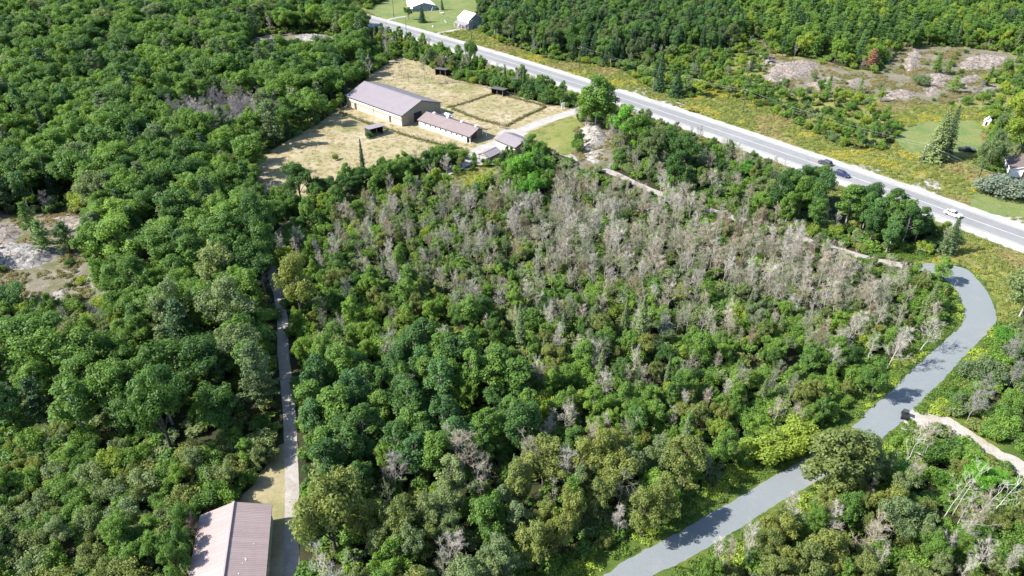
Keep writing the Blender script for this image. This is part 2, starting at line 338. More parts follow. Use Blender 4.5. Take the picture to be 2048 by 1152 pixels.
M['barren'] = ground_mat('rocky_barren', [(0.30, 0.265, 0.20), (0.12, 0.42, 0.6, (0.17, 0.18, 0.075)), (0.4, 0.5, 0.68, (0.38, 0.33, 0.28)), (1.2, 0.54, 0.7, (0.20, 0.17, 0.11))], 0.7, 2, fine=(0.6, 1.2))
sheet('paddock', PX['paddock'], 0.010, M['dry'])
sheet('farm_yard', PX['yard'], 0.016, M['dry'])
sheet('drive_lawn', PX['lawn_drive'], 0.040, M['meadow'])
sheet('weedy_clearing', PX['clearing'], 0.012, M['meadow'])
sheet('barn_grass', PX['barn_grass'], 0.012, M['dry'])
sheet('meadow', PX['meadow_n'], 0.020, M['meadow'])
sheet('meadow', PX['meadow_e'], 0.020, M['meadow'])
sheet('rough_meadow', [(1400, 192), (1440, 150), (1490, 82), (1560, 106), (1760, 142), (1800, 94), (2060, 104), (2070, 215), (1800, 216), (1770, 300), (1640, 262), (1560, 222)], 0.0065, M['meadow'], 1.5)
sheet('lawn', PX['lawn_e'], 0.028, M['lawn'])
sheet('lawn', PX['lawn_se'], 0.028, M['lawn'])
sheet('lawn', PX['lawn_n'], 0.028, M['lawn'])
sheet('meadow', PX['meadow_bend'], 0.020, M['meadow'])
for i_, k in enumerate(('barren_w', 'barren_n', 'barren_e', 'barren_top', 'barren_far', 'barren_dome')): sheet('rocky_ground', PX[k], 0.011 + 0.0047 * i_, M['barren'], 1.2)
sheet('gravel_yard', PX['gravel_yard'], 0.034, M['drive'], 0.5)

# highway
hn = [(738, 36), (863, 68), (964, 95), (1047, 120), (1155, 151), (1242, 179), (1335, 208), (1400, 228), (1454, 250), (1558, 288), (1638, 316), (1732, 347), (1819, 375), (1888, 399), (1940, 416), (1996, 436)]
hs = [(752, 50), (804, 71), (894, 101), (988, 131), (1047, 148), (1092, 164), (1148, 182), (1269, 222), (1325, 242), (1360, 255), (1437, 284), (1517, 309), (1590, 333), (1673, 364), (1780, 402), (1836, 426), (1933, 459), (2048, 498)]
an = np.array([G(*p)[:2] for p in hn]); as_ = np.array([G(*p)[:2] for p in hs])
fn, fs = np.polyfit(an[:, 0], an[:, 1], 3), np.polyfit(as_[:, 0], as_[:, 1], 3)
HWY = []
for X in np.linspace(-80, 132, 46):
    HWY.append(Vector((X, (np.polyval(fn, X) + np.polyval(fs, X)) / 2, 0)))
d0 = (HWY[0] - HWY[2]).normalized(); d1 = (HWY[-1] - HWY[-3]).normalized()
HWY = [HWY[0] + d0 * k for k in (160, 120, 80, 40)] + HWY + [HWY[-1] + d1 * k for k in (30, 60, 100)]
gap = np.mean([abs(np.polyval(fn, X) - np.polyval(fs, X)) * math.cos(math.atan(np.polyval(np.polyder(fn), X))) for X in np.linspace(-30, 125, 20)])
HW = gap / 2 * 1.12
ribbon('roadside_verge', HWY, HW + 11, HW + 8, 0.008, M['meadow'], 1.6, 2.0, js=0.2)
ribbon('road_shoulder', HWY, HW, HW, 0.046, M['shoulder'], 0.6, 1.5)
PL, PR = HW - gap * 0.23, HW - gap * 0.27
hw_o = ribbon('highway', HWY, PL, PR, 0.056, M['asphalt'], 0.3, 1.5)
ribbon('edge_line', HWY, PL - 0.35, -(PL - 0.55), 0.064, M['line'], 0.0, 3, hw_o)
ribbon('edge_line', HWY, -(PR - 0.55), PR - 0.35, 0.064, M['line'], 0.0, 3, hw_o)
cl = (PL - PR) / 2
ribbon('centre_line', HWY, cl + 0.16, -(cl - 0.16) , 0.064, M['line'], 0.0, 3, hw_o)

# crushed-stone lane on the east side
laneL = [(1817, 530), (1838, 541), (1872, 548), (1900, 568), (1924, 605), (1929, 626), (1922, 651), (1897, 674), (1885, 687), (1836, 728), (1780, 784), (1732, 826), (1708, 850), (1614, 916), (1544, 954), (1478, 995), (1417, 1029), (1336, 1077), (1288, 1101), (1245, 1125), (1207, 1152), (1120, 1200), (1020, 1260)]
laneR = [(1817, 529), (1860, 527), (1900, 530), (1935, 540), (1960, 565), (1978, 590), (1990, 620), (1992, 640), (1985, 655), (1970, 672), (1940, 700), (1900, 745), (1870, 775), (1845, 800), (1820, 828), (1790, 856), (1745, 890), (1690, 926), (1621, 970), (1556, 1007), (1476, 1058), (1395, 1107), (1342, 1134), (1301, 1152), (1210, 1205), (1110, 1265)]
LA, LB = two_edges('stone_lane', laneL, laneR, 0.030, M['lane'], 0.22)
LANE = [(a + b) / 2 for a, b in zip(LA, LB)][::5]
ribbon('lane_verge', LANE, 7.6, 7.2, 0.016, M['verge'], 1.2, 2.0, js=0.25)
def road(name, px, hw, z, mat, jit=0.25):
    line = [G(*p) for p in px]; ribbon(name, line, hw, hw, z, mat, jit, 1.0); return line
MAIN_DRIVE = road('farm_driveway', [(1030, 266), (1065, 252), (1100, 239), (1144, 225), (1185, 210), (1215, 202)], 2.3, 0.052, M['drive'])
FARM_LANE = road('farm_lane', [(1095, 296), (1140, 312), (1200, 336), (1240, 352), (1300, 380), (1370, 404), (1450, 430), (1520, 452), (1580, 470), (1650, 492), (1700, 507), (1760, 523), (1822, 533)], 1.45, 0.024, M['lane_tan'], 0.3)
BARN_LANE = road('barn_lane', [(868, 352), (820, 370), (740, 397), (650, 424), (585, 444), (552, 474), (543, 520), (548, 560), (558, 590), (565, 640), (566, 700), (572, 760), (578, 820), (581, 880), (583, 940), (584, 1000), (583, 1080), (583, 1152), (583, 1280)], 1.15, 0.028, M['lane_tan'], 0.14)
SAND = two_edges('sandy_track', [(1845, 858), (1880, 862), (1912, 876), (1950, 898), (1988, 912), (2017, 935), (2048, 954), (2130, 1000)], [(1850, 828), (1874, 829), (1902, 837), (1950, 868), (1998, 898), (2048, 923), (2080, 940), (2160, 985)], 0.026, M['track'], 0.35, 60)
SANDL = [(a + b) / 2 for a, b in zip(*SAND)][::8]
ribbon('track_verge', SANDL, 6.5, 6.5, 0.014, M['verge'], 1.0, 2.0, js=0.25)
sheet('sand_pad', [(1815, 826), (1833, 815), (1850, 824), (1872, 832), (1850, 856), (1822, 868), (1803, 862)], 0.036, M['track'], 0.4)
HDRIVE = road('house_driveway', [(858, 70), (900, 62), (953, 52), (985, 44)], 1.3, 0.050, M['drive'])
road('house_driveway', [(764, 43), (790, 36), (812, 33)], 1.2, 0.050, M['drive'])
sheet('road_pull_off', [(1236, 181), (1258, 180), (1292, 176), (1290, 188), (1278, 195), (1260, 190)], 0.038, M['drive'], 0.3)
sheet('road_pull_off', [(1318, 204), (1340, 202), (1362, 206), (1378, 214), (1366, 222)], 0.038, M['drive'], 0.3)
sheet('road_pull_off', [(1690, 336), (1712, 330), (1750, 334), (1765, 346), (1740, 354)], 0.038, M['drive'], 0.6)
sheet('road_pull_off', [(1820, 376), (1838, 360), (1868, 358), (1880, 376), (1860, 392)], 0.038, M['drive'], 0.6)
sheet('road_pull_off', [(1985, 435), (2010, 434), (2100, 438), (2100, 470), (2048, 456)], 0.042, M['drive'], 0.3)
ribbon('trail', [G(*p) for p in ((735, 92), (722, 108), (714, 124), (712, 132))], 1.4, 1.4, 0.014, M['drive'], 0.3)

# ---------------------------------------------------------------- rock outcrops
def rock(label, px, h, mat, seed, cell=0.55, group=None):
    pts = [G(*p) for p in px]; pts = [jitter(p, 1.5, 0.3) for p in catmull(pts, True, 1.0)]
    xs = [p.x for p in pts]; ys = [p.y for p in pts]; c = Vector((sum(xs) / len(xs), sum(ys) / len(ys), 0))
    gx = np.arange(min(xs) - cell, max(xs) + 2 * cell, cell); gy = np.arange(min(ys) - cell, max(ys) + 2 * cell, cell)
    X, Y = np.meshgrid(gx, gy); ring = [(p.x, p.y) for p in pts]
    ins = pip(X, Y, ring); d = dist_line(X, Y, ring + [ring[0]]); d = np.where(ins, d, -d)
    w = max(1.2, min(0.35 * min(max(xs) - min(xs), max(ys) - min(ys)), 3.5))
    t = np.clip(d / w, 0, 1); dome = t * t * (3 - 2 * t)
    Z = np.zeros_like(X)
    for i in range(X.shape[0]):
        for j in range(X.shape[1]):
            x, y = X[i, j], Y[i, j]
            if d[i, j] < -1.0: continue
            big = noise.fractal((x * 0.12 + seed, y * 0.12, 0), 1.0, 2.0, 3)
            ledge = (x * 0.5 - y * 0.85 + 2.2 * noise.noise((x * 0.2, y * 0.2, seed))) * 0.55
            st = (ledge - math.floor(ledge)); st = min(st / 0.8, (1 - st) / 0.2)
            Z[i, j] = 0.6 * h * (0.72 + 0.5 * big) + 0.55 * min(h, 1.4) * st + 0.12 * noise.fractal((x * 0.9, y * 0.9, seed), 0.8, 2, 4)
    Z = np.where(d > 0, Z * dome + 0.05 * dome, -0.25)
    vid = -np.ones(X.shape, int); v, f = [], []
    keep = d > -cell * 1.6
    for i in range(X.shape[0]):
        for j in range(X.shape[1]):
            if keep[i, j]: vid[i, j] = len(v); v.append((X[i, j] - c.x, Y[i, j] - c.y, Z[i, j]))
    for i in range(X.shape[0] - 1):
        for j in range(X.shape[1] - 1):
            q = (vid[i, j], vid[i, j + 1], vid[i + 1, j + 1], vid[i + 1, j])
            if min(q) >= 0: f.append(q)
    me = bpy.data.meshes.new('rock_outcrop'); me.from_pydata(v, [], f); me.materials.append(mat)
    me.polygons.foreach_set('use_smooth', [True] * len(f))
    o = link('rock_outcrop', me, None, c); tag(o, label, 'rock', group or 'bare bedrock outcrops'); ROCKS.append(px); return o
ROCKS = []
rock('pale ribbed bedrock dome rising between the farm driveway and poplars', [(1155, 264), (1165, 251), (1190, 248), (1210, 256), (1217, 275), (1212, 292), (1190, 301), (1175, 306), (1160, 300), (1165, 286), (1157, 276)], 2.2, M['rockpale'], 1, 0.45)
rock('low flat slab below the ribbed bedrock dome beside the farm lane', [(1168, 306), (1206, 298), (1203, 322), (1180, 330)], 0.7, M['rockpale'], 2)
rock('long narrow tan ledge reaching up between the pines across the highway', [(1500, 82), (1515, 80), (1525, 100), (1545, 113), (1556, 124), (1545, 138), (1530, 128), (1513, 110)], 1.0, M['rock'], 3, 0.7)
rock('broad pinkish slab under the pines across the highway', [(1540, 135), (1560, 124), (1615, 123), (1635, 130), (1625, 150), (1590, 160), (1545, 166), (1530, 155)], 1.3, M['rock'], 4, 0.7)
rock('small pale ledge among yellowing bushes above the roadside alders', [(1620, 166), (1650, 156), (1676, 153), (1670, 172), (1640, 185), (1622, 178)], 0.9, M['rock'], 5, 0.7)
rock('steep tan ledge beside the rusty dead pine', [(1815, 105), (1838, 100), (1845, 115), (1830, 140), (1810, 146), (1805, 126)], 1.4, M['rock'], 6, 0.7)
rock('wide bare slab in the middle of the rocky barren', [(1860, 146), (1890, 145), (1900, 160), (1885, 176), (1858, 196), (1848, 182), (1858, 165)], 1.0, M['rock'], 7, 0.7)
rock('smooth pale slab beside the lone round pine on the rocky barren', [(1912, 160), (1950, 150), (1962, 158), (1940, 173), (1915, 171)], 1.2, M['rock'], 8, 0.7)
rock('long low ledge at the far rim of the rocky barren', [(1920, 126), (1960, 108), (2010, 114), (2030, 125), (1990, 136), (1930, 141)], 1.4, M['rock'], 9, 0.8)
rock('pale ledge at the roadside end of the rocky barren', [(1765, 186), (1800, 178), (1830, 185), (1825, 195), (1790, 201), (1768, 196)], 1.0, M['rock'], 10, 0.7)
rock('grey rounded cliff with a dark shaded face below two wind-bent pines', [(-60, 500), (10, 490), (60, 487), (110, 491), (126, 505), (95, 526), (50, 541), (10, 540), (-60, 536)], 2.6, M['rockgrey'], 11, 0.5)
rock('tan cracked slab behind the grey cliff', [(-60, 450), (30, 446), (42, 470), (22, 486), (-60, 488)], 1.1, M['rock'], 12, 0.5)
rock('flat mauve slab at the foot of the dark spruces', [(95, 433), (185, 430), (192, 445), (165, 463), (120, 453)], 0.7, M['rock'], 13, 0.5)
rock('small flat slab at the edge of the maple wood', [(168, 553), (205, 548), (213, 562), (187, 581), (165, 576)], 0.5, M['rock'], 14, 0.5)
rock('broken grey boulder ledge poking from the brush', [(98, 592), (124, 576), (142, 590), (126, 612), (100, 614)], 0.9, M['rockgrey'], 15, 0.45)
rock('bare ledge in the far wood beside a lone pine', [(500, 80), (548, 71), (555, 88), (512, 96)], 1.6, M['rock'], 16, 0.8)
rock('long sloping grey ledge in the far wood above the arena', [(590, 73), (640, 71), (690, 86), (695, 101), (650, 93), (600, 86)], 2.0, M['rockgrey'], 17, 0.8)
rock('small tan ledge behind the round bushes on the rough meadow', [(1690, 160), (1712, 154), (1728, 160), (1716, 170), (1694, 172)], 0.9, M['rock'], 21, 0.7)
rock('narrow pale ledge below the long far rim of the barren', [(1960, 178), (1985, 170), (2004, 174), (1985, 186), (1965, 188)], 0.9, M['rock'], 22, 0.7)
rock('tan ledge in a gap of the far dark wood', [(1424, 30), (1450, 14), (1474, 12), (1476, 20), (1440, 33)], 1.6, M['rock'], 23, 0.9)
rock('low pale slab at the upper end of the rough meadow', [(1480, 128), (1500, 122), (1514, 132), (1500, 142), (1484, 140)], 0.8, M['rock'], 24, 0.7)

# ---------------------------------------------------------------- buildings
FOOT = []          # footprints (ground polygons) kept free of plants
def slope_mesh(name, L, y0, z0, y1, z1, mat, rib=0.6, rh=0.035, th=0.08):
    """one roof slope with standing ribs, running from the ridge (y0,z0) to the eave (y1,z1)"""
    prof = [(-L / 2, 0.0)]; x = -L / 2 + rib / 2
    while x < L / 2 - 0.06:
        prof += [(x - 0.05, 0), (x - 0.03, rh), (x + 0.03, rh), (x + 0.05, 0)]; x += rib
    prof.append((L / 2, 0.0)); n = len(prof)
    v = [(x, y0, z0 + h) for x, h in prof] + [(x, y1, z1 + h) for x, h in prof]
    fl = (y1 - y0) > 0
    f = [((i, n + i, n + i + 1, i + 1) if fl else (i, i + 1, n + i + 1, n + i)) for i in range(n - 1)]
    k = len(v); v += [(-L / 2, y0, z0 - th), (L / 2, y0, z0 - th), (L / 2, y1, z1 - th), (-L / 2, y1, z1 - th)]
    f += [(k, k + 1, k + 2, k + 3), (n, 0, k, k + 3), (n - 1, 2 * n - 1, k + 2, k + 1), (2 * n - 1, n, k + 3, k + 2)]
    me = bpy.data.meshes.new(name); me.from_pydata(v, [], f); me.materials.append(mat); me.update(); return me
def frame_of(A, B, C):
    """A far eave corner, B near eave corner on the same side, C near corner across; returns root position, rotation, length, width"""
    A, B, C = (Vector((p[0], p[1], 0)) for p in (A, B, C))
    u = (A - B).normalized(); L = (A - B).length; r = Vector((u.y, -u.x, 0)); W = (C - B).dot(r)
    return B + u * (L / 2) + r * (W / 2), math.atan2(u.y, u.x), L, W
def opening(parent, side, pos, z, w, h, name, mat, frame, Lx, Wy, trim=None, sub='pane'):
    """window or door on a wall: side 'l' (+y), 'r' (-y), 'n' (-x), 'f' (+x); pos along the wall"""
    fr = MB(); t = 0.07
    def bx(mb, a0, a1, z0, z1, d0, d1):
        if side == 'l': mb.box(a0, a1, Wy + d0, Wy + d1, z0, z1)
        elif side == 'r': mb.box(a0, a1, -Wy - d1, -Wy - d0, z0, z1)
        elif side == 'n': mb.box(-Lx - d1, -Lx - d0, a0, a1, z0, z1)
        else: mb.box(Lx + d0, Lx + d1, a0, a1, z0, z1)
    bx(fr, pos - w / 2 - t, pos - w / 2, z, z + h, 0.003, 0.06); bx(fr, pos + w / 2, pos + w / 2 + t, z, z + h, 0.003, 0.06)
    bx(fr, pos - w / 2 - t, pos + w / 2 + t, z + h, z + h + t, 0.003, 0.065); bx(fr, pos - w / 2 - t, pos + w / 2 + t, z - t, z, 0.003, 0.075)
    o = fr.build(name, frame, parent)
    pn = MB(); bx(pn, pos - w / 2, pos + w / 2, z, z + h, 0.004, 0.03); pn.build(sub, mat, o)
    return o
def gable(name, label, cat, A, B, C, eave, ridge, roofm, wallm, over=0.4, gm=None, group=None, porch=0.0, wins=(), rib=0.6, ridge_w=0.22, walls='lrnf', trim=None, base_m=None, panels=None):
    loc, rz, L, W = frame_of(A, B, C); t = empty(name, (loc.x, loc.y, 0), rz); tag(t, label, cat, group)
    trim = trim or M['trim']; gm = gm or wallm
    x0, x1, y = -L / 2 + over + porch, L / 2 - over, W / 2 - over
    ztop = eave + (ridge - eave) * over / (W / 2) - 0.10      # top of the side walls under the slab
    rz_ = ridge - 0.10; wt = 0.14
    if 'l' in walls: MB().box(x0, x1, y - wt, y, 0, ztop).build('wall', wallm, t)
    if 'r' in walls: MB().box(x0, x1, -y, -y + wt, 0, ztop).build('wall', wallm, t)
    def end(xa, xb):
        m = MB(); p = [(-y + wt, 0), (y - wt, 0), (y - wt, ztop + (rz_ - ztop) * wt / y), (0, rz_), (-y + wt, ztop + (rz_ - ztop) * wt / y)]
        i = len(m.v); m.v += [(xa, q, z) for q, z in p] + [(xb, q, z) for q, z in p]; n = 5
        m.f += [tuple(range(n)), tuple(range(2 * n - 1, n - 1, -1))] + [(k, n + k, n + (k + 1) % n, (k + 1) % n) for k in range(n)]; m.m += [0] * (n + 2)
        bm = m.mesh('gable_wall', gm); b = bmesh.new(); b.from_mesh(bm); bmesh.ops.recalc_face_normals(b, faces=b.faces); b.to_mesh(bm); b.free()
        return link('gable_wall', bm, t)
    if 'n' in walls: end(x0, x0 + wt)
    if 'f' in walls: end(x1 - wt, x1)
    for s in (1, -1):
        ro = link('roof', slope_mesh('roof', L, 0.0, ridge, s * W / 2, eave, roofm, rib if not panels else 99), t)
        if panels:
            n = int(L / panels); pw = L / n
            pm = slope_mesh('roof_panel', pw - 0.02, 0.0, ridge + 0.012, s * (W / 2 + 0.03), eave + 0.012 - (ridge - eave) / (W / 2) * 0.03, roofm, pw / 3, 0.04, 0.01)
            for k in range(n): link('roof_panel', pm, ro, (-L / 2 + pw * (k + 0.5), 0, 0.0035 * (k % 2)))
        MB().box(-L / 2 + 0.01, L / 2 - 0.01, s * W / 2 + (0.003 if s > 0 else -0.033), s * W / 2 + (0.033 if s > 0 else -0.003), eave - 0.24, eave - 0.01 if not panels else eave - 0.03).build('fascia', trim, t)
    sl = (ridge - eave) / (W / 2)
    rc = MB(); a = ridge_w
    rc.quad((-L / 2 - 0.02, 0, ridge + 0.09), (-L / 2 - 0.02, a, ridge + 0.09 - sl * a), (L / 2 + 0.02, a, ridge + 0.09 - sl * a), (L / 2 + 0.02, 0, ridge + 0.09))
    rc.quad((-L / 2 - 0.02, -a, ridge + 0.09 - sl * a), (-L / 2 - 0.02, 0, ridge + 0.09), (L / 2 + 0.02, 0, ridge + 0.09), (L / 2 + 0.02, -a, ridge + 0.09 - sl * a))
    if panels: rc.box(-L / 2 - 0.02, L / 2 + 0.02, -0.13, 0.13, ridge - 0.02, ridge + 0.2)
    rc.build('ridge_cap', roofm, t)
    for s in (1, -1):          # barge boards on both gables
        for xe in (-L / 2, L / 2):
            xa, xb = (xe - 0.035, xe - 0.003) if xe < 0 else (xe + 0.003, xe + 0.035)
            m = MB(); z1 = eave - 0.02; z0 = ridge - 0.02
            i = 0; pts = [(0, z0), (s * W / 2, z1), (s * W / 2, z1 - 0.2), (0, z0 - 0.2)]
            m.v = [(xa, q, z) for q, z in pts] + [(xb, q, z) for q, z in pts]
            m.f = [(0, 1, 2, 3), (7, 6, 5, 4), (0, 4, 5, 1), (1, 5, 6, 2), (2, 6, 7, 3), (3, 7, 4, 0)]; m.m = [0] * 6
            m.build('barge_board', trim, t)
    if base_m:
        MB().box(x0 - 0.05, x1 + 0.05, -y - 0.05, y + 0.05, 0, 0.12).build('foundation', base_m, t)
    for (side, pos, z, w, h, nm, mat_, fr_) in wins: opening(t, side, pos, z, w, h, nm, mat_, fr_, (x1 if side == 'f' else -x0), y, sub='pane' if nm == 'window' else 'leaf_panel')
    ca, sa = math.cos(rz), math.sin(rz)
    FOOT.append([(loc.x + ca * px - sa * py, loc.y + sa * px + ca * py) for px, py in ((-L / 2 - 1, -W / 2 - 1), (L / 2 + 1, -W / 2 - 1), (L / 2 + 1, W / 2 + 1), (-L / 2 - 1, W / 2 + 1))])
    t['dims'] = [L, W, x0, x1, y]
    return t
gl, wf, db = M['glass'], M['white'], M['door_brown']
# riding arena
e = 4.2
ar = gable('riding_arena', 'long cream riding arena with mauve metal gable roof beside the paddock', 'barn', G(689, 191, e), G(803, 232, e), G(880, 203.5, e), e, 7.5, M['roof_grey'], M['wall_cream'], 0.45, M['wall_tan'], rib=0.9,
           wins=[('l', 11.0, 0.1, 1.2, 2.3, 'door', db, M['trim']), ('l', -9.5, 0.1, 1.0, 2.1, 'door', db, M['trim']), ('n', 2.0, 0.1, 3.6, 3.4, 'sliding_door', M['wall_dark'], M['trim'])])
L_, W_, ax0, ax1, ay = ar['dims']
for k in range(10):
    xa = ax0 + 0.6 + k * (ax1 - ax0 - 1.2) / 10
    MB().box(xa + 0.04, xa + (ax1 - ax0 - 1.2) / 10 - 0.04, ay + 0.003, ay + 0.035, 3.0, 3.75).build('skylight_panel', M['wall_white'], ar)
MB().box(ax0, ax1, ay + 0.003, ay + 0.03, 2.25, 2.42).build('girt_trim', M['trim'], ar)
for xa in (ax0 + 0.1, (ax0 + ax1) / 2, ax1 - 0.1): MB().tube((xa, ay + 0.09, 0.05), (xa, ay + 0.09, 4.1), 0.06, n=6).build('downpipe', M['trim'], ar)
# stable
e = 2.6
stw = [('l', -9.0 + 2.6 * k, 1.35, 0.75, 0.6, 'window', gl, wf) for k in range(8)] + [('l', -10.6, 0.1, 1.0, 2.0, 'door', wf, wf), ('n', 0.0, 0.1, 2.4, 2.3, 'door', db, M['trim'])]
st = gable('stable', 'low white-walled stable with long brown roof and roof vents joined to arena', 'stable', G(834, 239.6, e), G(939, 274, e), G(978, 259, e), e, 4.3, M['roof_brown'], M['wall_white'], 0.4, M['wall_tan'], porch=1.9, wins=stw, rib=0.5, ridge_w=0.45)
L_, W_, sx0, sx1, sy = st['dims']
for s in (1, -1): MB().box(-L_ / 2 + 0.25, -L_ / 2 + 0.42, s * (W_ / 2 - 0.55) - 0.08, s * (W_ / 2 - 0.55) + 0.08, 0, e + 0.1).build('porch_post', M['white'], st)
for k in range(4):
    xa = -L_ / 2 + 2.2 + k * 6.8; ya = -0.9; zb = 4.3 - 0.9 * (1.7 / (W_ / 2))
    v = MB().box(xa - 0.35, xa + 0.35, ya - 0.35, ya + 0.35, zb - 0.15, zb + 0.55).build('roof_vent', M['white'], st)
    MB().quad((xa - 0.45, ya - 0.45, zb + 0.56), (xa + 0.45, ya - 0.45, zb + 0.56), (xa, ya, zb + 0.8)).quad((xa + 0.45, ya - 0.45, zb + 0.56), (xa + 0.45, ya + 0.45, zb + 0.56), (xa, ya, zb + 0.8)).quad((xa + 0.45, ya + 0.45, zb + 0.56), (xa - 0.45, ya + 0.45, zb + 0.56), (xa, ya, zb + 0.8)).quad((xa - 0.45, ya + 0.45, zb + 0.56), (xa - 0.45, ya - 0.45, zb + 0.56), (xa, ya, zb + 0.8)).build('cap', M['roof_white'], v)
# garage
ga = gable('garage', 'small cream garage with mauve roof at the bend of farm driveway', 'garage', G(990, 279, e), G(1030, 296, e), G(1073, 284, e), e, 4.15, M['roof_grey'], M['wall_cream'], 0.4, M['wall_tan'], rib=0.6,
           wins=[('l', -1.0, 1.2, 0.9, 0.7, 'window', gl, wf), ('r', -1.5, 0.1, 2.6, 2.1, 'garage_door', wf, M['trim']), ('n', 0.6, 0.1, 1.0, 2.0, 'door', db, M['trim'])])
# open pavilion in front of the garage
Cn, Bn, Dn = G(975.6, 317, 2.3), G(955, 308, 2.3), G(1001, 304.5, 2.3)
u = (Dn - Cn); pv = gable('open_shelter', 'open-fronted little gabled shelter with white slab beside the garage', 'shelter', Bn + u, Bn, Cn, 2.3, 3.3, M['roof_grey'], M['wall_tan'], 0.3, M['wall_tan'], walls='rf', rib=0.5)
L_, W_, px0, px1, py = pv['dims']
for s in (1, -1): MB().box(px0, px0 + 0.14, s * (py - 0.08) - 0.07, s * (py - 0.08) + 0.07, 0.13, 2.35).build('post', M['wood'], pv)
MB().box(px0, px0 + 0.1, -py + 0.2, py - 0.2, 2.1, 2.3).build('beam', M['wood'], pv)
MB().box(px0 - 1.6, px1 - 0.3, -py + 0.2, py, 0.0, 0.12).build('slab', M['concrete'], pv)
# foreground barn
e = 3.6; Fl, Fr = G(400, 1031, e), G(544, 1008.6, e)
w_ = (Fr - Fl).normalized(); u = Vector((-w_.y, w_.x, 0))
ba = gable('metal_barn', 'pink metal-roofed barn below the thicket at the driveway end', 'barn', Fl, Fl - u * 20, Fr - u * 20, e, 5.45, M['roof_pink'], M['wall_cream'], 0.35, M['wall_cream'], panels=0.92, ridge_w=0.28,
           wins=[('f', 1.6, 0.1, 2.4, 2.5, 'sliding_door', db, M['trim']), ('r', 0.0, 1.2, 1.0, 0.7, 'window', gl, wf), ('l', 0.0, 1.2, 1.0, 0.7, 'window', gl, wf)])
L_, W_, *_r = ba['dims']
for xa, ya, s in ((-0.6, -2.6, 0.10), (-0.35, -2.5, 0.06), (-3.0, -1.9, 0.07), (2.2, -3.4, 0.05), (-1.2, -2.2, 0.045)):
    zz = 5.45 - abs(ya) * (1.85 / (W_ / 2)) + 0.055; MB().box(xa - s, xa + s, ya - s * 0.7, ya + s * 0.7, zz, zz + 0.03).build('roof_patch', M['white'], ba)
# houses
def px_rect(pa, pb, width_m, z):
    """eave corners of a house from two points along one eave (near, far) and a width to the right of near->far"""
    B, A = G(*pa, z), G(*pb, z); u = (A - B).normalized(); r = Vector((u.y, -u.x, 0)); return A, B, B + r * width_m
def house(label, A, B, C, e, r, roofm, wallm, gm, nwin, group=None):
    loc, rz, L, W = frame_of(A, B, C); ws = []
    for sd in 'lr':
        for k in range(nwin): ws.append((sd, -L / 2 + L * (k + 0.5) / nwin, 1.0, 0.9, 1.1, 'window', gl, wf))
    ws += [('n', -W * 0.2, 1.0, 0.9, 1.1, 'window', gl, wf), ('n', W * 0.16, 0.12, 0.95, 2.0, 'door', db, wf), ('f', 0, 1.0, 0.9, 1.1, 'window', gl, wf)]
    if e > 4: ws += [('n', -W * 0.2, 3.6, 0.9, 1.1, 'window', gl, wf), ('n', W * 0.2, 3.6, 0.9, 1.1, 'window', gl, wf)]
    return gable('house', label, 'house', A, B, C, e, r, roofm, wallm, 0.35, gm, wins=ws, rib=0.5, base_m=M['concrete'], trim=M['white'])
h2 = house('tall blue and white house with white roof and mauve porch by the lawn', *px_rect((937, 42), (914, 35), 9.5, 4.6), 4.6, 7.6, M['roof_white'], M['wall_white'], M['wall_blue'], 2)
L_, W_, hx0, hx1, hy = h2['dims']
ph = MB(); ph.v = [(-L_ / 2, W_ / 2 - 0.3, 3.4), (L_ / 2, W_ / 2 - 0.3, 3.4), (L_ / 2, W_ / 2 + 2.4, 2.5), (-L_ / 2, W_ / 2 + 2.4, 2.5), (-L_ / 2, W_ / 2 - 0.3, 3.3), (L_ / 2, W_ / 2 - 0.3, 3.3), (L_ / 2, W_ / 2 + 2.4, 2.4), (-L_ / 2, W_ / 2 + 2.4, 2.4)]
ph.f = [(3, 2, 1, 0), (4, 5, 6, 7), (0, 1, 5, 4), (1, 2, 6, 5), (2, 3, 7, 6), (3, 0, 4, 7)]; ph.m = [0] * 6
ph.build('porch_roof', M['roof_grey'], h2)
for k in range(4): MB().box(-L_ / 2 + 0.2 + k * (L_ - 0.5) / 3, -L_ / 2 + 0.32 + k * (L_ - 0.5) / 3, W_ / 2 + 2.1, W_ / 2 + 2.22, 0.3, 2.5).build('porch_post', M['white'], h2)
MB().box(-L_ / 2, L_ / 2, hy + 0.1, W_ / 2 + 2.5, 0.0, 0.3).build('porch_deck', M['wood'], h2)
h1 = house('low white-roofed house with blue wall at the top of the lawn', *px_rect((824, 14), (812, 2), -0.1 + 14.0, 2.7), 2.7, 4.6, M['roof_white'], M['wall_white'], M['wall_blue'], 3)
h3 = house('white bungalow with brown shingle roof behind silvery bushes', *px_rect((2022, 338), (2008, 314), 12.0, 2.6), 2.6, 4.6, M['roof_shingle'], M['wall_white'], M['wall_white'], 3)
sh = gable('garden_shed', 'tiny shed with pointed white roof at the lawn edge by bright maples', 'shed', *px_rect((1967, 242), (1970, 237), 2.3, 1.7), 1.7, 2.9, M['roof_white'], M['wall_white'], 0.2, wins=[('n', 0, 0.1, 0.8, 1.5, 'door', M['wall_dark'], wf)], rib=0.4)

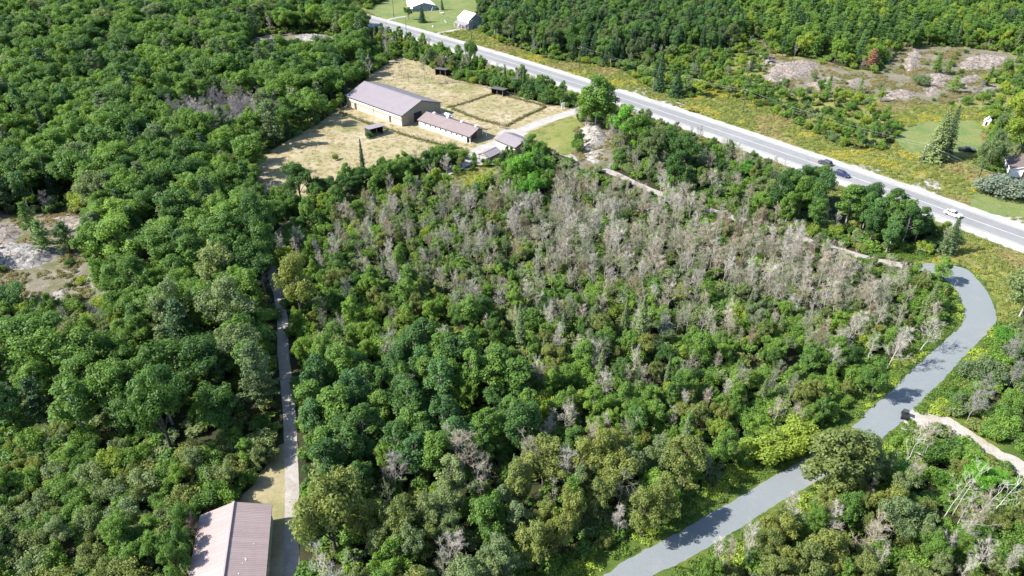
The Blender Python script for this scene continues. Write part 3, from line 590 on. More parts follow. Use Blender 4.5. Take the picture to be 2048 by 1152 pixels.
def run_in(label, px, w, d, h, rz, roofm):
    """three-sided paddock shelter, open on local -y"""
    g = G(*px); t = empty('run_in_shelter', (g.x, g.y, 0), rz); tag(t, label, 'shelter', 'run-in shelters in the paddocks')
    MB().box(-w / 2, w / 2, d / 2 - 0.1, d / 2, 0, h - 0.45).build('wall', M['wall_dark'], t)
    for s in (-1, 1):
        m = MB(); xa, xb = (s * w / 2 - 0.05, s * w / 2 + 0.05); p = [(-d / 2 + 0.2, 0), (d / 2 - 0.1, 0), (d / 2 - 0.1, h - 0.45), (-d / 2 + 0.2, h - 0.1)]
        m.v = [(xa, a, b) for a, b in p] + [(xb, a, b) for a, b in p]; m.f = [(0, 1, 2, 3), (7, 6, 5, 4), (0, 4, 5, 1), (1, 5, 6, 2), (2, 6, 7, 3), (3, 7, 4, 0)]; m.m = [0] * 6; m.build('wall', M['wall_dark'], t)
    for k in range(3): MB().box(-w / 2 + 0.1 + k * (w - 0.3) / 2, -w / 2 + 0.24 + k * (w - 0.3) / 2, -d / 2 + 0.02, -d / 2 + 0.16, 0, h - 0.08).build('post', M['wood'], t)
    m = MB(); a = 0.45
    m.v = [(-w / 2 - a, -d / 2 - a, h), (w / 2 + a, -d / 2 - a, h), (w / 2 + a, d / 2 + a, h - 0.5), (-w / 2 - a, d / 2 + a, h - 0.5)] + [(-w / 2 - a, -d / 2 - a, h + 0.12), (w / 2 + a, -d / 2 - a, h + 0.12), (w / 2 + a, d / 2 + a, h - 0.38), (-w / 2 - a, d / 2 + a, h - 0.38)]
    m.f = [(3, 2, 1, 0), (4, 5, 6, 7), (0, 1, 5, 4), (1, 2, 6, 5), (2, 3, 7, 6), (3, 0, 4, 7)]; m.m = [0] * 6; m.build('roof', roofm, t)
    FOOT.append([(g.x + a * 1.3 * w, g.y + b * 1.3 * d) for a, b in ((-.6, -.6), (.6, -.6), (.6, .6), (-.6, .6))])
run_in('dark run-in shelter with mauve roof alone in the large paddock', (749, 268), 5.2, 4.0, 3.0, RAD(38), M['roof_grey'])
run_in('dark run-in shelter at the corner of the bare paddock near the highway', (998, 189), 5.4, 3.4, 2.7, RAD(-28), M['roof_dark'])
run_in('dark run-in shelter under trees behind the arena', (884, 149), 5.0, 3.4, 2.7, RAD(-20), M['roof_dark'])

# ---------------------------------------------------------------- fences
post_me = MB().tube((0, 0, 0), (0, 0, 1.35), 0.075, 0.065, 6).mesh('post', M['wood'])
def fence(label, px, gap=3.0):
    line = [G(*p) for p in px]; c = line[0]; t = empty('paddock_fence', c); tag(t, label, 'fence', 'paddock fences')
    pts = catmull(line, False, 1.0) if len(line) > 2 else [line[0].lerp(line[1], k / 40) for k in range(41)]
    acc, last = gap, pts[0]; posts = []
    for p in pts:
        acc += (p - last).length; last = p
        if acc >= gap: posts.append(p.copy()); acc = 0
    for p in posts: link('post', post_me, t, p - c)
    for a, b in zip(posts, posts[1:]):
        for z in (0.55, 1.05): MB().tube((a - c) + Vector((0, 0, z)), (b - c) + Vector((0, 0, z)), 0.04, n=4).build('rail', M['wood'], t)
fence('post and rail fence between the large paddock and the arena', [(668, 220), (725, 243), (770, 257), (815, 272), (870, 287), (925, 299)])
fence('fence along the weedy strip dividing the two back paddocks', [(896, 215), (925, 208), (955, 198), (984, 188)])
fence('fence along the roadside edge of the bare paddock', [(1020, 194), (1055, 203), (1090, 213)])
fence('fence along the driveway side of the bare paddock', [(1090, 214), (1066, 226), (1042, 237), (1014, 252)])
fence('fence from the stable end around the green paddock', [(1012, 253), (985, 246), (955, 238), (930, 228), (905, 218)])
fence('fence between the arena and the upper paddock', [(770, 140), (800, 152), (850, 158), (905, 164), (960, 174), (984, 180)])
fence('short fence run from the stable corner down to the yard', [(932, 300), (938, 306), (928, 316)], 2.0)

# ---------------------------------------------------------------- vehicles
wheel_me = None
def wheel(parent, x, y, r=0.33, w=0.22):
    s = 1 if y > 0 else -1
    ty = MB().tube((x, y - s * w, r), (x, y, r), r, r, 14).build('wheel', M['rubber'], parent)
    MB().tube((x, y, r), (x, y + s * 0.015, r), r * 0.62, r * 0.58, 12).build('rim', M['steel'], ty)
def loft(name, secs, mat, parent):
    """secs: (x, z0, z1, half width bottom, half width top)"""
    m = MB()
    for (x, z0, z1, a, b) in secs: m.v += [(x, -a, z0), (x, a, z0), (x, a * 1.02, (z0 + z1) / 2), (x, b, z1), (x, -b, z1), (x, -a * 1.02, (z0 + z1) / 2)]
    for i in range(len(secs) - 1):
        p, q = 6 * i, 6 * i + 6
        for k in range(6): m.f.append((p + k, p + (k + 1) % 6, q + (k + 1) % 6, q + k)); m.m.append(0)
    m.f.append(tuple(range(5, -1, -1))); n = 6 * (len(secs) - 1); m.f.append(tuple(range(n, n + 6))); m.m += [0, 0]
    me = m.mesh(name, mat); b = bmesh.new(); b.from_mesh(me); bmesh.ops.recalc_face_normals(b, faces=b.faces); b.to_mesh(me); b.free()
    return link(name, me, parent)
def car(label, loc, rz, pm, style='suv', group=None, name='car'):
    t = empty(name, (loc.x, loc.y, 0.066 if group else 0.02), rz); tag(t, label, 'car', group)
    if style == 'pickup':
        loft('body', [(-2.75, 0.55, 0.95, 0.86, 0.82), (-2.65, 0.4, 1.02, 0.95, 0.92), (1.3, 0.36, 1.04, 0.97, 0.93), (2.5, 0.38, 1.0, 0.95, 0.86), (2.75, 0.5, 0.85, 0.85, 0.75)], pm, t)
        loft('glasshouse', [(-0.75, 1.0, 1.05, 0.88, 0.86), (-0.55, 1.0, 1.62, 0.88, 0.74), (0.75, 1.0, 1.66, 0.88, 0.74), (1.5, 1.0, 1.06, 0.86, 0.84)], M['glass'], t)
        loft('roof', [(-0.6, 1.6, 1.68, 0.75, 0.72), (0.8, 1.64, 1.72, 0.75, 0.7)], pm, t)
        MB().box(-2.55, -0.9, -0.78, 0.78, 1.02, 1.05).build('cargo_bed', M['rubber'], t); wx = (1.75, -1.7)
    else:
        hi = 1.62 if style == 'suv' else 1.42
        loft('body', [(-2.3, 0.5, 0.85, 0.78, 0.72), (-2.18, 0.32, 0.98, 0.88, 0.84), (-0.9, 0.28, 1.0, 0.91, 0.88), (0.9, 0.28, 0.98, 0.91, 0.87), (1.95, 0.32, 0.86, 0.88, 0.8), (2.3, 0.45, 0.72, 0.76, 0.66)], pm, t)
        loft('glasshouse', [(-2.1 if style == 'suv' else -1.75, 0.94, 1.0, 0.82, 0.8), (-1.8 if style == 'suv' else -1.1, 0.95, hi - 0.05, 0.83, 0.66), (0.2, 0.95, hi - 0.03, 0.84, 0.68), (1.05, 0.93, 0.99, 0.82, 0.8)], M['glass'], t)
        loft('roof', [(-1.9 if style == 'suv' else -1.15, hi - 0.08, hi - 0.01, 0.67, 0.6), (-0.6, hi - 0.06, hi + 0.03, 0.69, 0.62), (0.3, hi - 0.07, hi, 0.68, 0.6)], pm, t); wx = (1.42, -1.38)
    xf = 2.74 if style == 'pickup' else 2.26
    for s in (-1, 1):
        for x in wx: wheel(t, x, s * 0.93)
        MB().box(xf - 0.1, xf + 0.03, s * 0.62 - 0.14, s * 0.62 + 0.14, 0.6, 0.74).build('headlight', M['lamp_clear'], t)
        MB().box(-xf - 0.03, -xf + 0.1, s * 0.64 - 0.12, s * 0.64 + 0.12, 0.66, 0.84).build('tail_light', M['lamp_red'], t)
        MB().box(0.75, 0.9, s * 0.98 - 0.08, s * 0.98 + 0.08, 0.95, 1.08).build('mirror', pm, t)
    return t
def on_road(px, lane):
    g = G(*px); i = min(range(len(HWY)), key=lambda k: (HWY[k] - g).length); d = (HWY[min(i + 1, len(HWY) - 1)] - HWY[i - 1]).normalized()
    a = HWY[i]; a = a + d * (g - a).dot(d); nrm = Vector((-d.y, d.x, 0))
    return a + nrm * (cl + lane), math.atan2(d.y, d.x)
p, a = on_road((1645, 331), 1.9); car('dark grey car just ahead of the blue one on the highway', p, a + math.pi, M['car_silver'], 'suv', 'cars on the highway')
p, a = on_road((1682, 353), -1.9); car('dark blue car on the highway behind tall roadside aspens', p, a, M['car_blue'], 'suv', 'cars on the highway')
p, a = on_road((1906, 431), -1.9); car('white sedan on the highway half hidden by a spruce top', p, a, M['car_white'], 'sedan', 'cars on the highway')
car('dark pickup parked in the shade of two tall spruces', G(1932, 303), RAD(-20), M['car_dark'], 'pickup', name='pickup_truck')
fa = Fr + u * 0; bx_ = Fl.lerp(Fr, 0.47) + u * 1.35
car('charcoal car parked tight behind the gable of the pink barn', Vector((bx_.x - 0.3, bx_.y + 0.2, 0)), math.atan2(w_.y, w_.x) + 0.05, M['car_dark'], 'suv')
# small off-road utility vehicle by the stone lane
g = G(1808, 834); t = empty('utility_vehicle', (g.x, g.y, 0.04), RAD(62)); t.scale = (0.85, 0.85, 0.85); tag(t, 'small black off-road vehicle with roll cage parked beside the sand pad', 'vehicle')
loft('body', [(-1.35, 0.5, 0.85, 0.6, 0.58), (-0.5, 0.32, 0.8, 0.66, 0.62), (0.4, 0.32, 0.62, 0.66, 0.64), (0.75, 0.4, 0.9, 0.64, 0.56), (1.35, 0.5, 0.75, 0.55, 0.46)], M['car_dark'], t)
MB().box(-1.3, -0.55, -0.62, 0.62, 0.86, 0.98).build('cargo_bed', M['rubber'], t)
for s in (-1, 1): MB().tube((-0.55, s * 0.6, 0.8), (-0.45, s * 0.58, 1.8), 0.035).tube((0.8, s * 0.58, 0.85), (0.4, s * 0.56, 1.8), 0.035).build('roll_cage', M['rubber'], t); MB().box(-0.4, 0.15, s * 0.3 - 0.24, s * 0.3 + 0.24, 0.72, 0.86).build('seat', M['rubber'], t)
loft('roof', [(-0.6, 1.8, 1.86, 0.62, 0.58), (0.5, 1.8, 1.86, 0.6, 0.56)], M['car_silver'], t)
for s in (-1, 1):
    for x in (0.95, -0.95): wheel(t, x, s * 0.72, 0.32, 0.24)
# trailer under a tarpaulin beside the stable
g = G(893, 233); t = empty('utility_trailer', (g.x, g.y, 0.03), RAD(-35)); tag(t, 'small trailer under a pale tarpaulin behind the stable roof', 'trailer')
MB().box(-1.6, 1.6, -0.8, 0.8, 0.45, 0.8).build('bed', M['wood_dark'], t)
loft('tarpaulin', [(-1.65, 0.7, 0.95, 0.84, 0.6), (-0.8, 0.7, 1.35, 0.85, 0.5), (0.2, 0.7, 1.2, 0.85, 0.55), (1.0, 0.7, 1.45, 0.85, 0.4), (1.65, 0.7, 0.9, 0.84, 0.6)], M['tarp'], t)
MB().tube((1.6, 0, 0.5), (2.9, 0, 0.45), 0.05).build('drawbar', M['steel'], t)
for s in (-1, 1): wheel(t, -0.1, s * 0.95, 0.3, 0.18)

# ---------------------------------------------------------------- sign, garden things, poles and wires
g = G(1126, 218); t = empty('farm_sign', (g.x, g.y, 0), RAD(35)); tag(t, 'white board sign on posts where the farm driveway meets the highway verge', 'sign')
for s in (-1, 1): MB().box(s * 0.7 - 0.06, s * 0.7 + 0.06, -0.05, 0.05, 0, 2.3).build('post', M['white'], t)
MB().box(-0.62, 0.62, -0.03, 0.03, 0.9, 2.25).build('board', M['white'], t)
MB().box(-0.7, 0.7, -0.06, 0.06, 2.3, 2.4).build('cap_rail', M['white'], t)
g = G(1005, 257); t = empty('yard_gate', (g.x, g.y, 0), RAD(-40)); tag(t, 'wooden yard gate with tall pale posts near the stable end', 'gate')
for s in (-1, 1): MB().tube((s * 1.5, 0, 0), (s * 1.5, 0, 2.0), 0.1, n=6).build('post', M['wood'], t)
for z in (0.4, 0.75, 1.1, 1.4): MB().box(-1.4, 1.4, -0.03, 0.03, z - 0.06, z + 0.06).build('rail', M['wood'], t)
g = G(873, 23); t = empty('swing_set', (g.x, g.y, 0.03), RAD(-25)); tag(t, 'green A-frame swing set on the lawn between the two houses', 'swing set')
MB().tube((-2.6, 0, 2.2), (2.6, 0, 2.2), 0.07).build('top_bar', M['green_paint'], t)
for s in (-1, 1):
    for q in (-1, 1): MB().tube((s * 2.5, 0, 2.2), (s * 2.8, q * 1.2, 0), 0.06).build('leg', M['white'], t)
for x in (-1.2, 0.9):
    o = MB().box(x - 0.3, x + 0.3, -0.12, 0.12, 0.5, 0.56).build('seat', M['green_paint'], t); MB().tube((x - 0.25, 0, 0.56), (x - 0.25, 0, 2.15), 0.02, n=4).tube((x + 0.25, 0, 0.56), (x + 0.25, 0, 2.15), 0.02, n=4).build('chain', M['steel'], o)
def garden_chair(px, rz, label):
    g = G(*px); t = empty('garden_chair', (g.x, g.y, 0.03), rz); tag(t, label, 'chair', 'white chairs on the house lawn')
    MB().box(-0.3, 0.3, -0.3, 0.3, 0.4, 0.46).build('seat', M['white'], t); MB().box(-0.3, 0.3, 0.26, 0.32, 0.46, 1.0).build('backrest', M['white'], t)
    for x in (-0.26, 0.26):
        for y in (-0.26, 0.26): MB().box(x - 0.03, x + 0.03, y - 0.03, y + 0.03, 0, 0.4).build('leg', M['white'], t)
garden_chair((890, 44), 0.4, 'white garden chair on the lawn in front of the tall house'); garden_chair((893, 47), 1.9, 'white garden chair between the tall house porch and house drive'); garden_chair((866, 55), 2.5, 'lone white garden chair at the roadside end of house lawn')
g = G(884, 28); t = empty('garden_table', (g.x, g.y, 0.03), 0.3); tag(t, 'pale round garden table on the house lawn beyond the chairs', 'table')
MB().tube((0, 0, 0.72), (0, 0, 0.77), 1.0, n=14).build('table_top', M['white'], t); MB().tube((0, 0, 0.05), (0, 0, 0.72), 0.06).build('pedestal', M['steel'], t); MB().tube((0, 0, 0), (0, 0, 0.05), 0.4, n=10).build('base', M['steel'], t)

def pole(px, h, label, arm=True, rz=0.9):
    g = G(*px); t = empty('utility_pole', (g.x, g.y, 0), rz); tag(t, label, 'utility pole', 'utility poles along the highway')
    MB().tube((0, 0, 0), (0, 0, h), 0.17, 0.11, 8).build('pole', M['wood_dark'] if arm else M['wood'], t)
    if arm:
        MB().box(-1.1, 1.1, -0.06, 0.06, h - 0.75, h - 0.6).build('crossarm', M['wood'], t)
        for x in (-0.95, 0.0, 0.95): MB().tube((x, 0, h - 0.6 if x else h), (x, 0, (h - 0.6 if x else h) + 0.25), 0.05, 0.03, 6).build('insulator', M['white'], t)
    return g, h, rz
PO = [((788, 36), 11.0, 'utility pole beside the house drive near the low white house', True), ((943, 80), 9.6, 'utility pole above the lone roadside elm across the highway', True), ((1158, 136), 9.3, 'utility pole with crossarm before the dark wood across the highway', True),
      ((1485, 226), 8.8, 'utility pole rising out of roadside alders near the goldenrod meadow', True), ((1838, 340), 8.6, 'pale utility pole in front of the two tall grey spruces', True), ((2190, 480), 8.6, 'utility pole beyond the silvery bushes', True)]
ends = []
for p_, h_, l_, a_ in PO[:-1]: ends.append(pole(p_, h_, l_, a_, RAD(42)))
gz = G(2190, 480); ends.append((gz, 8.6, RAD(42)))
pole((813, 67), 8.0, 'slim pole on the paddock side of the highway opposite the lawn', False); pole((1304, 193), 7.5, 'slim pole beside the pair of dark roadside spruces', False)
SPAN = ['sagging wires over the house lawn', 'sagging wires along the meadow edge across the highway', 'sagging wires crossing before the dark wood and roadside spruces', 'sagging wires over the roadside alders and goldenrod', 'sagging wires running past the two grey spruces to silvery bushes']
for k, ((g0, h0, r0), (g1, h1, r1)) in enumerate(zip(ends, ends[1:])):
    t = empty('power_line', g0); tag(t, SPAN[k], 'power line', 'power line spans')
    for x in (-0.95, 0.0, 0.95):
        o0 = Vector((math.cos(r0) * x, math.sin(r0) * x, h0 - 0.35 if x else h0 + 0.2)); o1 = (g1 - g0) + Vector((math.cos(r1) * x, math.sin(r1) * x, h1 - 0.35 if x else h1 + 0.2))
        m = MB(); q = []
        for i in range(13):
            s = i / 12; q.append(o0.lerp(o1, s) - Vector((0, 0, 1.4 * 4 * s * (1 - s))))
        for a_, b_ in zip(q, q[1:]): m.tube(a_, b_, 0.007, n=3, cap=False)
        m.build('wire', M['wire'], t)

# ---------------------------------------------------------------- plant models (one mesh set per kind and variant, shared by all its copies)
def leaf_mesh(name, C, Nn, a, b, var, mat, rng):
    """C centres, Nn normals, a/b half sizes, var per-leaf brightness; one diamond-ish quad per leaf spray"""
    n = len(C); Nn = Nn / (np.linalg.norm(Nn, axis=1, keepdims=True) + 1e-9)
    t = rng.normal(size=(n, 3)); t -= (t * Nn).sum(1, keepdims=True) * Nn; t /= (np.linalg.norm(t, axis=1, keepdims=True) + 1e-9)
    s = np.cross(Nn, t); a = np.broadcast_to(a, (n,))[:, None]; b = np.broadcast_to(b, (n,))[:, None]
    V = np.stack([C - t * a, C + s * b - t * a * 0.1, C + t * a, C - s * b - t * a * 0.1], 1).reshape(-1, 3)
    me = bpy.data.meshes.new(name); me.vertices.add(4 * n); me.loops.add(4 * n); me.polygons.add(n)
    me.vertices.foreach_set('co', V.astype(np.float32).ravel()); me.loops.foreach_set('vertex_index', np.arange(4 * n, dtype=np.int32))
    me.polygons.foreach_set('loop_start', np.arange(0, 4 * n, 4, dtype=np.int32))
    at = me.attributes.new('leafvar', 'FLOAT', 'POINT'); at.data.foreach_set('value', np.repeat(np.clip(var, 0, 1), 4).astype(np.float32))
    me.materials.append(mat); me.update(calc_edges=True); return me
def unit(rng, n):
    v = rng.normal(size=(n, 3)); return v / np.linalg.norm(v, axis=1, keepdims=True)
def blob_leaves(rng, cen, rad, per, out=0.75, up=0.35, rnd=0.55, flat=1.0, fill=0.35):
    C, Nn, V = [], [], []
    for c, r in zip(cen, rad):
        k = max(6, int(per * r * r)); d = unit(rng, k); rr = r * np.where(rng.random(k) < fill, rng.uniform(0.45, 0.9, k), rng.uniform(0.85, 1.12, k))
        p = d * rr[:, None]; p[:, 2] *= flat; C.append(c + p)
        Nn.append(d * out + np.array([0, 0, up]) + unit(rng, k) * rnd); V.append(np.clip(rng.normal(0.5 + rng.normal(0, 0.09), 0.17, k), 0, 1))
    return np.concatenate(C), np.concatenate(Nn), np.concatenate(V)
def limbs(mb, rng, tips, z0, z1, r, n=5):
    for tp in tips:
        z = rng.uniform(z0, z1); a = Vector((0, 0, z)); b = Vector(tp); m = a.lerp(b, 0.5) + Vector((0, 0, 0.12 * (b - a).length))
        mb.tube(a, m, r, r * 0.7, n, cap=False); mb.tube(m, b, r * 0.7, r * 0.25, n, cap=False)
def make_broadleaf(seed, Rx=3.3, zc=6.0, Rz=3.5, nl=9, per=270, leaf=0.155):
    """10 m high reference: a few uneven limbs, each carrying ragged leaf clusters"""
    rng = np.random.default_rng(seed); cen, rad, tips = [], [], []
    sq = rng.uniform(0.8, 1.25)
    for i in range(nl):
        if i == 0: lc = np.array([rng.uniform(-.6, .6), rng.uniform(-.6, .6), zc + Rz * rng.uniform(0.62, 0.85)])
        else:
            an = 2 * math.pi * (i + rng.uniform(-.4, .4)) / (nl - 1); el = rng.uniform(-0.7, 0.75); k = rng.uniform(0.42, 0.85)
            lc = np.array([math.cos(an) * math.cos(el) * Rx * k * sq, math.sin(an) * math.cos(el) * Rx * k / sq, zc + math.sin(el) * Rz * 0.8])
        lr = rng.uniform(0.85, 1.75); tips.append(lc)
        for d in unit(rng, rng.integers(8, 15)):
            if d[2] < -0.5: d[2] *= -0.5
            q = lc + d * lr * rng.uniform(0.5, 1.25); q[2] += 0.25 * lr; cen.append(q); rad.append(rng.uniform(0.3, 0.8))
        cen.append(lc); rad.append(lr * 0.62)
    C, Nn, V = blob_leaves(rng, cen, rad, per)
    st = rng.random(len(C)) < 0.16; C[st] += unit(rng, st.sum()) * rng.uniform(0.1, 0.6, (st.sum(), 1))
    C[:, 2] *= 10.0 / C[:, 2].max()
    cr = leaf_mesh('crown', C, Nn, leaf * rng.uniform(0.7, 1.25, len(C)), leaf * 0.62 * rng.uniform(0.7, 1.25, len(C)), V, M['leaf'], rng)
    mb = MB(); mb.tube((0, 0, 0), (0.1, 0, 2.6), 0.22, 0.17, 7, cap=False).tube((0.1, 0, 2.6), (0, 0.1, 6.5), 0.17, 0.07, 6, cap=False); limbs(mb, rng, tips, 2.0, 5.0, 0.09)
    return mb.mesh('trunk', M['bark'], True), cr
def make_aspen(seed, leaf=0.15):
    rng = np.random.default_rng(seed); cen, rad = [], []; n = 46
    for i in range(n):
        f = rng.random() ** 0.85; z = 3.2 + f * 6.2; R = 1.75 * math.sin(math.pi * min(1, 0.16 + 0.80 * f)) ** 0.75 + 0.1; an = rng.uniform(0, 2 * math.pi); q = R * math.sqrt(rng.uniform(0.2, 1))
        cen.append(np.array([math.cos(an) * q, math.sin(an) * q, z])); rad.append(rng.uniform(0.5, 0.85) * (1.05 - 0.25 * f))
    C, Nn, V = blob_leaves(rng, cen, rad, 310); C[:, 2] *= 10.0 / C[:, 2].max()
    cr = leaf_mesh('crown', C, Nn, leaf * rng.uniform(0.7, 1.25, len(C)), leaf * 0.65 * rng.uniform(0.7, 1.25, len(C)), V, M['leaf'], rng)
    mb = MB(); mb.tube((0, 0, 0), (0.12, 0.05, 4.5), 0.13, 0.10, 6, cap=False).tube((0.12, 0.05, 4.5), (0, 0, 9.3), 0.10, 0.03, 6, cap=False); limbs(mb, rng, [cen[k] for k in range(0, 12)], 3.0, 7.5, 0.035, 4)
    return mb.mesh('trunk', M['birch'], True), cr
def make_shrub(seed, leaf=0.15, wide=1.0, H=4.0):
    """4 m high reference"""
    rng = np.random.default_rng(seed); cen, rad, tips = [], [], []
    for i in range(20):
        an = rng.uniform(0, 2 * math.pi); q = 1.7 * wide * math.sqrt(rng.random()); z = 0.6 + (2.9 - 0.55 * q) * rng.uniform(0.25, 1.0)
        c = np.array([math.cos(an) * q, math.sin(an) * q, z]); cen.append(c); rad.append(rng.uniform(0.5, 0.9))
        if i < 8: tips.append(c)
    C, Nn, V = blob_leaves(rng, cen, rad, 290, rnd=0.7); C = C[C[:, 2] > 0.02]; k = len(C); Nn, V = Nn[:k], V[:k]; C[:, 2] *= 4.0 / C[:, 2].max()
    cr = leaf_mesh('foliage', C, Nn, leaf * rng.uniform(0.6, 1.25, k), leaf * 0.6 * rng.uniform(0.7, 1.25, k), V, M['leaf'], rng)
    mb = MB()
    for tp in tips: mb.tube((rng.uniform(-.25, .25), rng.uniform(-.25, .25), 0), Vector(tp), 0.055, 0.02, 5, cap=False)
    return mb.mesh('stem', M['bark'], True), cr
def make_spruce(seed, R=2.0, H=12.0, dens=1.0):
    rng = np.random.default_rng(seed); C, Nn, V, A = [], [], [], []; z = 0.5
    while z < H - 0.15:
        f = 1 - z / H; L = R * (f ** 0.85) * rng.uniform(0.85, 1.12) + 0.08; nb = int(7 + 4 * f); ph = rng.uniform(0, 6.28)
        for k in range(nb):
            an = ph + 2 * math.pi * k / nb + rng.normal(0, 0.12); Lb = L * rng.uniform(0.75, 1.12); m = int((6 + 9 * Lb) * dens); s = rng.uniform(0.15, 1.0, m); w = 0.34 * (1 - 0.6 * s) * min(1, Lb)
            dx, dy = math.cos(an), math.sin(an); off = rng.normal(0, 1, m) * w; zz = z - 0.28 * Lb * s + 0.12 * Lb * s * s + rng.normal(0, 0.05, m)
            C.append(np.stack([dx * Lb * s - dy * off, dy * Lb * s + dx * off, zz], 1)); Nn.append(np.tile([dx * 0.45, dy * 0.45, 0.8], (m, 1)) + rng.normal(0, 0.35, (m, 3)))
            V.append(np.clip(rng.normal(0.42, 0.16, m) + 0.14 * (s > 0.8), 0, 1)); A.append(rng.uniform(0.17, 0.3, m) * (0.6 + 0.4 * f))
        z += 0.24 + 0.22 * f
    C = np.concatenate(C); a = np.concatenate(A)
    cr = leaf_mesh('crown', C, np.concatenate(Nn), a, a * 0.5, np.concatenate(V), M['needle'], rng)
    return MB().tube((0, 0, 0), (0, 0, H * 0.97), 0.19, 0.02, 7, cap=False).mesh('trunk', M['bark'], True), cr
def make_pine(seed, H=12.0, R=3.0):
    rng = np.random.default_rng(seed); cen, rad, tips = [], [], []; z = H * 0.22
    mb = MB(); mb.tube((0, 0, 0), (0.1, 0, H * 0.55), 0.22, 0.14, 7, cap=False).tube((0.1, 0, H * 0.55), (0, 0, H * 0.98), 0.14, 0.03, 6, cap=False)
    while z < H - 0.4:
        f = 1 - z / H; L = R * (f ** 0.62) * rng.uniform(0.7, 1.12); nb = rng.integers(4, 7); ph = rng.uniform(0, 6.28)
        for k in range(nb):
            an = ph + 2 * math.pi * k / nb + rng.normal(0, 0.2); Lb = L * rng.uniform(0.6, 1.15); tip = np.array([math.cos(an) * Lb, math.sin(an) * Lb, z + 0.22 * Lb])
            mb.tube((0, 0, z), Vector(tip), 0.045, 0.015, 4, cap=False)
            for s in np.linspace(0.35, 1.0, max(2, int(Lb / 0.55))):
                cen.append(np.array([tip[0] * s, tip[1] * s, z + (tip[2] - z) * s + 0.1]) + rng.normal(0, 0.12, 3)); rad.append(rng.uniform(0.4, 0.62))
        z += rng.uniform(0.6, 0.95)
    cen.append(np.array([0, 0, H - 0.35])); rad.append(0.45)
    C, Nn, V = blob_leaves(rng, cen, rad, 95, out=0.5, up=0.55, rnd=0.6, flat=0.5, fill=0.5)
    cr = leaf_mesh('crown', C, Nn, 0.25 * rng.uniform(0.7, 1.2, len(C)), 0.10 * rng.uniform(0.7, 1.2, len(C)), V, M['needle'], rng)
    return mb.mesh('trunk', M['bark'], True), cr
def make_dead(seed, H=10.0, spread=0.34, nlimb=20, droop=0.0, twig=1.0, thick=1.0):
    rng = np.random.default_rng(seed); tr, tw = MB(), MB()
    pts = [Vector((0, 0, 0))]
    for k in range(1, 8): pts.append(Vector((pts[-1].x + rng.normal(0, 0.13), pts[-1].y + rng.normal(0, 0.13), H * 0.92 * k / 7)))
    for k in range(7): tr.tube(pts[k], pts[k + 1], thick * (0.11 - 0.0138 * k), thick * (0.11 - 0.0138 * (k + 1)), 6, cap=False)
    def at(z): 
        f = z / (H * 0.92) * 7; k = min(6, int(f)); return pts[k].lerp(pts[k + 1], f - k)
    for i in range(nlimb):
        f = 0.26 + 0.7 * (i + rng.random()) / nlimb; b = at(H * 0.92 * f); an = i * 2.4 + rng.normal(0, 0.4); L = H * spread * (1.15 - 0.75 * f) * rng.uniform(0.7, 1.2)
        el = rng.uniform(0.35, 0.95) - droop; d = Vector((math.cos(an) * math.cos(el), math.sin(an) * math.cos(el), math.sin(el))); p = b; q = [p]
        for s in range(4):
            d = (d + Vector((rng.normal(0, .13), rng.normal(0, .13), 0.12 - droop * 0.2))).normalized(); q.append(q[-1] + d * L / 4)
        for s in range(4): tr.tube(q[s], q[s + 1], thick * 0.04 * (1 - 0.2 * s), thick * 0.04 * (1 - 0.2 * (s + 1)), 4, cap=False)
        for s in range(int(8 * twig)):
            t = 0.25 + 0.75 * rng.random(); k = min(3, int(t * 4)); b2 = q[k].lerp(q[k + 1], t * 4 - k)
            d2 = (d * 0.8 + Vector(rng.normal(0, 0.62, 3)) + Vector((0, 0, 0.25))).normalized(); L2 = L * rng.uniform(0.25, 0.5) * (1.15 - 0.4 * t); e2 = b2 + d2 * L2
            tw.tube(b2, e2, 0.020, 0.011, 3, cap=False)
            for _ in range(int(9 * twig)):
                t3 = rng.uniform(0.2, 1.0); b3 = b2.lerp(e2, t3); d3 = (d2 * 0.7 + Vector(rng.normal(0, 0.6, 3)) + Vector((0, 0, 0.15))).normalized(); tw.tube(b3, b3 + d3 * rng.uniform(0.25, 0.8), 0.0125, 0.008, 3, cap=False)
    return tr.mesh('trunk', M['deadwood'], True), tw.mesh('twig_crown', M['deadwood'])
def make_herb(seed, kind):
    rng = np.random.default_rng(seed); n = 46 if kind != 'grass' else 40
    r = 0.6 * np.sqrt(rng.random(n)); an = rng.uniform(0, 6.28, n); h = (0.75 - 0.5 * r) * rng.uniform(0.4, 1.1, n)
    C = np.stack([np.cos(an) * r, np.sin(an) * r, np.maximum(0.08, h * (0.62 if kind == 'grass' else 0.85))], 1)
    Nn = np.stack([np.cos(an) * 0.5, np.sin(an) * 0.5, np.full(n, 0.75 if kind != 'grass' else 0.35)], 1) + rng.normal(0, 0.4, (n, 3))
    return leaf_mesh('herb', C, Nn, rng.uniform(0.12, 0.24, n), rng.uniform(0.05, 0.12, n) if kind != 'grass' else rng.uniform(0.02, 0.05, n), np.clip(rng.normal(0.55, 0.2, n), 0, 1), M['herb'], rng)

